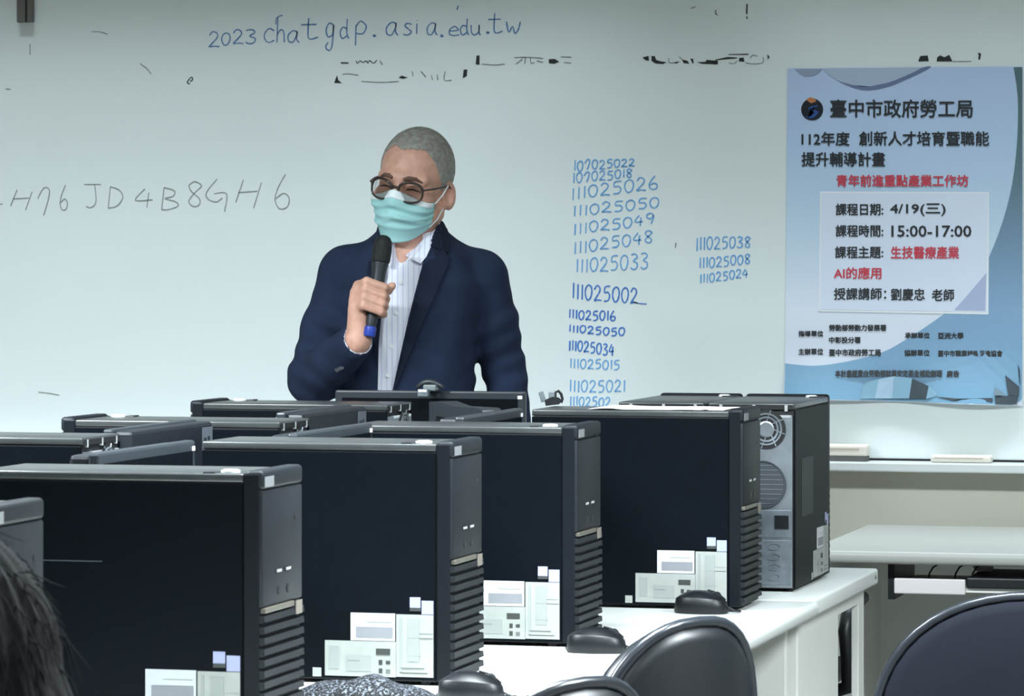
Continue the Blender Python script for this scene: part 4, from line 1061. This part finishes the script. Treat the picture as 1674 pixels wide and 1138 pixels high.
# front opening
def xl(z): return np.interp(z, [lp(0, v, -.12)[2] for v in (1000, 640, 560, 430, 385, 360)], [lp(u, 500, -.12)[0] for u in (606, 617, 619, 632, 622, 630)])
def xr(z): return np.interp(z, [lp(0, v, -.12)[2] for v in (1000, 640, 520, 430, 385, 362)], [lp(u, 500, -.12)[0] for u in (580, 641, 668, 691, 706, 716)])
zz = Zz.ravel(); L1 = xl(zz).reshape(1, 1, -1); R1 = xr(zz).reshape(1, 1, -1)
wedge = np.maximum(np.maximum(L1-X, X-R1)*.97, Y-.0)
f.F[sl] = np.maximum(f.F[sl], -wedge.astype(np.float32))
Pj, Qj = f.mesh('jacket'); Pj = relax(Pj, Qj, 1, .5); del f
jk = to_obj('blazer', Pj, Qj, M_jack, man)
bvh_j = BVHTree.FromPolygons([tuple(v) for v in Pj], [tuple(q) for q in Qj])
f = Field((-.22, -.2, .85), (.24, .18, 1.50), .004)
torso(f, -.012); shoulders(f, -.014)
f.cap(NB+np.array((0, .024, -.03)), NB+np.array((.0, .022, -.004)), .056, .057, .02)
f.cap(lp(679, 390, .015)+np.array((-.004, 0, -.03)), lp(676, 330, .0), .049, .055, .003, 's')
f.cap(lp(648, 442, -.10), lp(668, 392, -.07), .008, .034, .006, 's')       # open collar: the throat
sl, (X, Y, Zz) = f.sub((-.22, -.2, .85), (.24, .18, 1.5))
f.F[sl] += (.0022*np.sin(X*150+Zz*26)*np.exp(-((Zz-1.12)/.14)**2)+.0014*np.sin(X*90-Zz*60)).astype(np.float32)
Ps, Qs = f.mesh('shirt'); Ps = relax(Ps, Qs, 4, .5); del f
# shirt cuff at the raised wrist
dW = (EL2-WL)/np.linalg.norm(EL2-WL)
sh_ = to_obj('shirt', Ps, Qs, M_shirt, man)
MB().lathe([(.0345, .05), (.0315, -.004), (.0335, -.006), (.0345, -.004), (.0375, .05)], 32, Matrix.Translation(Vector(WL)) @ Vector(dW).to_track_quat('Z', 'Y').to_matrix().to_4x4()).build('shirt_cuff', M_shirt, sh_, smooth=True, angle=50)
bvh_s = BVHTree.FromPolygons([tuple(v) for v in Ps], [tuple(q) for q in Qs])
def sheet(name, inner, outer, bvh, m, off_i, off_o, parent, th=.003, nu=18, nv=7, deflt=-.12):
    """cloth laid on the body between two seen outlines"""
    def res(pl, n):
        pl = [np.array(p, float) for p in pl]; ds = np.r_[0, np.cumsum([np.linalg.norm(b-a) for a, b in zip(pl, pl[1:])])]
        return [np.array([np.interp(t, ds, [p[k] for p in pl]) for k in (0, 1)]) for t in np.linspace(0, ds[-1], n)]
    A, B = res(inner, nu), res(outer, nu); Y_ = np.full((nu, nv), np.nan); XZ = np.zeros((nu, nv, 2))
    for i in range(nu):
        for j in range(nv):
            t = j/(nv-1); uv = A[i]*(1-t)+B[i]*t; p = lp(uv[0], uv[1], deflt); XZ[i, j] = (p[0], p[2])
            h = bvh.ray_cast(Vector((p[0], -.5, p[2])), Vector((0, 1, 0)))
            if h[0] is not None and h[0].y < .03: Y_[i, j] = h[0].y
    for i in range(nu):                                            # bridge any misses
        r = Y_[i]; ok = ~np.isnan(r)
        Y_[i] = np.interp(np.arange(nv), np.arange(nv)[ok], r[ok]) if ok.any() else np.nan
    c = np.isnan(Y_[:, 0])
    for j in range(nv):
        r = Y_[:, j]; ok = ~np.isnan(r)
        Y_[:, j] = np.interp(np.arange(nu), np.arange(nu)[ok], r[ok]) if ok.any() else deflt
    for _ in range(3):
        Z2 = Y_.copy(); Z2[1:-1] = (Y_[:-2]+Y_[1:-1]+Y_[2:])/3; Y_ = np.minimum(Z2, Y_+.004)
    rows = [[(XZ[i, j, 0], Y_[i, j]-(off_i*(1-j/(nv-1))+off_o*j/(nv-1)), XZ[i, j, 1]) for j in range(nv)] for i in range(nu)]
    return MB().grid(rows, (0, th, 0)).build(name, m, parent, smooth=True, angle=50)
sheet('lapel', [(716, 372), (706, 388), (692, 430), (668, 520), (641, 640)], [(726, 408), (736, 424), (724, 452), (699, 510), (644, 640)], bvh_j, M_lapel, .004, .010, jk, th=.004)
sheet('lapel', [(623, 388), (632, 430), (622, 520), (618, 600)], [(606, 392), (600, 440), (603, 500), (616, 600)], bvh_j, M_lapel, .003, .005, jk)
sheet('jacket_collar', [(718, 364), (712, 380), (703, 402)], [(729, 372), (737, 392), (733, 413)], bvh_j, M_lapel, .004, .007, jk, nu=8, nv=5)
sheet('shirt_collar', [(711, 374), (690, 392), (662, 418)], [(704, 404), (697, 420), (688, 431)], bvh_s, M_shirt, .012, .016, sh_, nu=10, nv=6, deflt=-.1)
sheet('shirt_collar', [(628, 384), (632, 410), (640, 432)], [(624, 392), (630, 424), (638, 438)], bvh_s, M_shirt, .006, .008, sh_, nu=6, nv=3, deflt=-.1)
sheet('placket', [(650, 442), (640, 520), (628, 640)], [(661, 440), (651, 520), (639, 640)], bvh_s, M_shirt, .0015, .0015, sh_, nu=16, nv=3)
bt = MB()
for u, v in ((655, 462), (648, 512), (640, 566), (634, 614)):
    p = lp(u, v, -.12); h = bvh_s.ray_cast(Vector((p[0], -.5, p[2])), Vector((0, 1, 0)))
    if h[0] is not None: MB().lathe([(.0045, 0), (.0045, .0015)], 12, Matrix.Translation(h[0]+Vector((0, -.002, 0))) @ Matrix.Rotation(PI/2, 4, 'X')).build('button', M_maskw, sh_)
bt.bm.free()
for k in range(3):
    p = lp(552+4*k, 604-2*k, -.15); h = bvh_j.ray_cast(Vector((p[0], -.5, p[2])), Vector((0, 1, 0)))
    if h[0] is not None: MB().lathe([(.005, 0), (.005, .003)], 12, Matrix.Translation(h[0]+Vector((0, -.0, 0))) @ Matrix.Rotation(PI/2, 4, 'X')).build('sleeve_button', mat('dark_button', (66, 68, 74), .4), jk)
f = Field((-.26, -.2, .02), (.26, .2, .93), .006)
f.loft([.78, .85, .92], [0]*3, [.0]*3, [.158, .155, .148], [.12, .115, .108], .03)
for s in (-1, 1): f.chain([(s*.08, .0, .82), (s*.10, -.005, .5), (s*.105, .015, .07)], [.1, .078, .062], .04)
Pt, Qt = f.mesh('trousers'); Pt = relax(Pt, Qt, 1, .5); to_obj('trousers', Pt, Qt, M_trou, man); del f
for s in (-1, 1):
    f = Field((s*.12-.09, -.22, -.01), (s*.12+.09, .1, .14), .004)
    f.cap((s*.105, .03, .055), (s*.12, -.13, .036), .05, .038, .02); f.cap((s*.105, .03, .06), (s*.105, .02, .1), .048, .046, .02)
    f.put(lambda X, Y, Zz: Zz+0*X+0*Y, (s*.12-.09, -.22, -.02), (s*.12+.09, .1, .0), .002, 's')
    P1, Q1 = f.mesh('shoe'); to_obj('shoe', P1, Q1, M_shoe, man)
# ---- the microphone in his hand
RM = Matrix((Vector(e1), Vector(-e2), Vector(ax))).transposed().to_4x4()
WM = man.matrix_basis if False else (Matrix.Translation(Vector((base.x, base.y, 0))) @ Matrix.Rotation(TH, 4, 'Z'))
mic = thing('microphone', 'black handheld microphone with a blue end held up to the masked face', 'microphone')
LM = float(np.linalg.norm(MB1-MB0))
mic.matrix_basis = WM @ Matrix.Translation(Vector(MB0)) @ RM
MB().lathe([(.011, 0), (.0125, .012), (.0135, .06), (.0160, .125), (.0180, .138), (.0185, .143)], 28).build('body', M_mic, mic, smooth=True, angle=40)
MB().lathe([(.012, -.022), (.0135, -.018), (.0135, -.002), (.0115, .0)], 24).build('end_band', M_blue, mic, smooth=True, angle=40)
mh = LM+.022
MB().lathe([(.0185, .143), (.0205, .146), (.0214, .156), (.0215, .170), (.0208, .182), (.0186, .193), (.014, .201), (.007, .205), (.001, .206)], 28).build('grille', M_mesh, mic, smooth=True, angle=60)

# ---- the student at the bottom left corner, bent over the desk: only dark hair is in the picture
hq = atd(-160, 1085, 3.5)
st = thing('person', 'dark-haired seated person cut off at the bottom left corner', 'person', (hq.x, hq.y, 0), -PI/2)
hz = hq.z
f = Field((-.32, -.40, -.005), (.32, .62, hz+.16), .007)
f.ell((0, 0, hz+.02), (.078, .095, .1), .02); f.ell((0, -.045, hz-.045), (.06, .065, .065), .03)
f.chain([(0, -.1, hz-.005), (0, -.112, hz-.03)], [.010, .012], .012)
for s in (-1, 1):
    f.ell((s*.033, -.09, hz+.005), (.016, .01, .01), .01, 's'); f.ell((s*.08, .01, hz-.005), (.01, .02, .032), .006)
f.cap((-.02, -.1, hz-.07), (.02, -.1, hz-.07), .006, .006, .01)
f.cap((0, .03, hz-.06), (0, .10, hz-.15), .055, .06, .03)
f.chain([(0, .13, hz-.24), (0, .25, .66), (0, .40, .54)], [.10, .115, .125], .05)
for s in (-1, 1):
    f.chain([(s*.15, .11, hz-.20), (s*.24, .09, .765), (s*.10, -.14, .757)], [.05, .042, .028], .03)
    f.cap((s*.10, -.14, .757), (s*.08, -.20, .742), .028, .022, .02)
    for i in range(4): f.chain([(s*(.06+.014*i), -.20, .740), (s*(.055+.015*i), -.245, .738), (s*(.05+.016*i), -.275-.004*i, .729)], [.0105, .0095, .0085], .005)
    f.chain([(s*.06, -.17, .745), (s*.035, -.205, .735), (s*.03, -.235, .73)], [.014, .011, .0095], .006)
    f.chain([(s*.09, .42, .53), (s*.11, -.02, .53), (s*.11, .0, .09), (s*.11, -.13, .04)], [.085, .06, .042, .034], .03)
P, Q = f.mesh('body'); P = relax(P, Q, 1, .5); to_obj('body', P, Q, M_skin, st); del f
f = Field((-.36, -.30, .42), (.36, .62, hz), .008)
f.chain([(0, .11, hz-.21), (0, .25, .66), (0, .40, .54)], [.115, .13, .14], .05)
for s in (-1, 1): f.chain([(s*.14, .11, hz-.205), (s*.24, .09, .778), (s*.125, -.09, .768)], [.066, .056, .042], .03)
f.put(lambda X, Y, Zz: np.maximum(Zz-.719, Y-.125)+0*X, (-.36, -.3, .4), (.36, .14, .719), .002, 's')
P, Q = f.mesh('t'); to_obj('sweater', relax(P, Q, 1, .5), Q, M_tee, st); del f
f = Field((-.32, -.24, .03), (.32, .62, .68), .008)
f.cap((-.05, .41, .53), (.05, .41, .53), .14, .14, .03)
for s in (-1, 1): f.chain([(s*.09, .41, .53), (s*.11, -.02, .53), (s*.11, .0, .10)], [.1, .076, .055], .03)
P, Q = f.mesh('j'); to_obj('trousers', relax(P, Q, 1, .5), Q, M_jean, st); del f
for s in (-1, 1):
    f = Field((s*.11-.07, -.25, -.01), (s*.11+.07, .09, .15), .006)
    f.cap((s*.11, .01, .05), (s*.11, -.16, .035), .048, .04, .02); f.cap((s*.11, .005, .05), (s*.11, .0, .1), .05, .05, .02)
    f.put(lambda X, Y, Zz: Zz+0*X+0*Y, (s*.11-.07, -.25, -.02), (s*.11+.07, .09, .0), .002, 's')
    P, Q = f.mesh('s'); to_obj('shoe', P, Q, M_shoe, st); del f
f = Field((-.16, -.2, hz-.25), (.16, .24, hz+.2), .004)
f.ell((0, .012, hz+.03), (.098, .115, .112), .0); f.chain([(0, .06, hz-.01), (0, .095, hz-.10), (0, .10, hz-.17)], [.088, .075, .05], .05)
for s in (-1, 1): f.cap((s*.07, .0, hz), (s*.075, .02, hz-.10), .03, .018, .03)
sl, (X, Y, Zz) = f.sub((-.16, -.2, hz-.25), (.16, .24, hz+.2))
f.F[sl] += (.0022*np.sin(np.arctan2(X, Y-.01)*34+Zz*18)+.0012*np.sin(np.arctan2(X, Y-.01)*71-Zz*30)).astype(np.float32)
f.F[sl] = np.maximum(f.F[sl], np.clip((.06-1.0*(Y+.085))-(Zz-hz), -.05, .05)*np.where(Y < .02, 1, 0)+np.where(Y < .02, 0, -.05))
P, Q = f.mesh('h'); hr = to_obj('hair', relax(P, Q, 1, .5), Q, M_hairb, st); del f
random.seed(11); hs = MB(); hb = BVHTree.FromPolygons([tuple(v) for v in P], [tuple(q) for q in Q])
for k in range(420):                                               # fine loose hairs that follow the head
    a = random.uniform(-PI, PI); e = random.uniform(-.9, 1.3)
    d = Vector((math.cos(e)*math.sin(a), math.cos(e)*math.cos(a), math.sin(e))); h = hb.ray_cast(Vector((0, .02, hz))+d*.4, -d)
    if h[0] is None: continue
    p = h[0]; nrm = h[1]; t = (Vector((0, .25, -1))-nrm*Vector((0, .25, -1)).dot(nrm)).normalized(); L = random.uniform(.03, .07); o_ = random.uniform(.002, .009)
    hs.tube([p-nrm*.003, p+t*L*.3+nrm*o_*.7, p+t*L*.7+nrm*o_*(.6), p+t*L+nrm*o_*.9], [.0009, .0009, .0007, .0003], 4)
o = hs.build('loose_hair', M_hairb, hr); o['kind'] = 'stuff'
dup(bpy.data.objects['office_chair.002'], (hq.x+.42, hq.y, 0), PI/2, 'navy chair under the seated person at the bottom left')
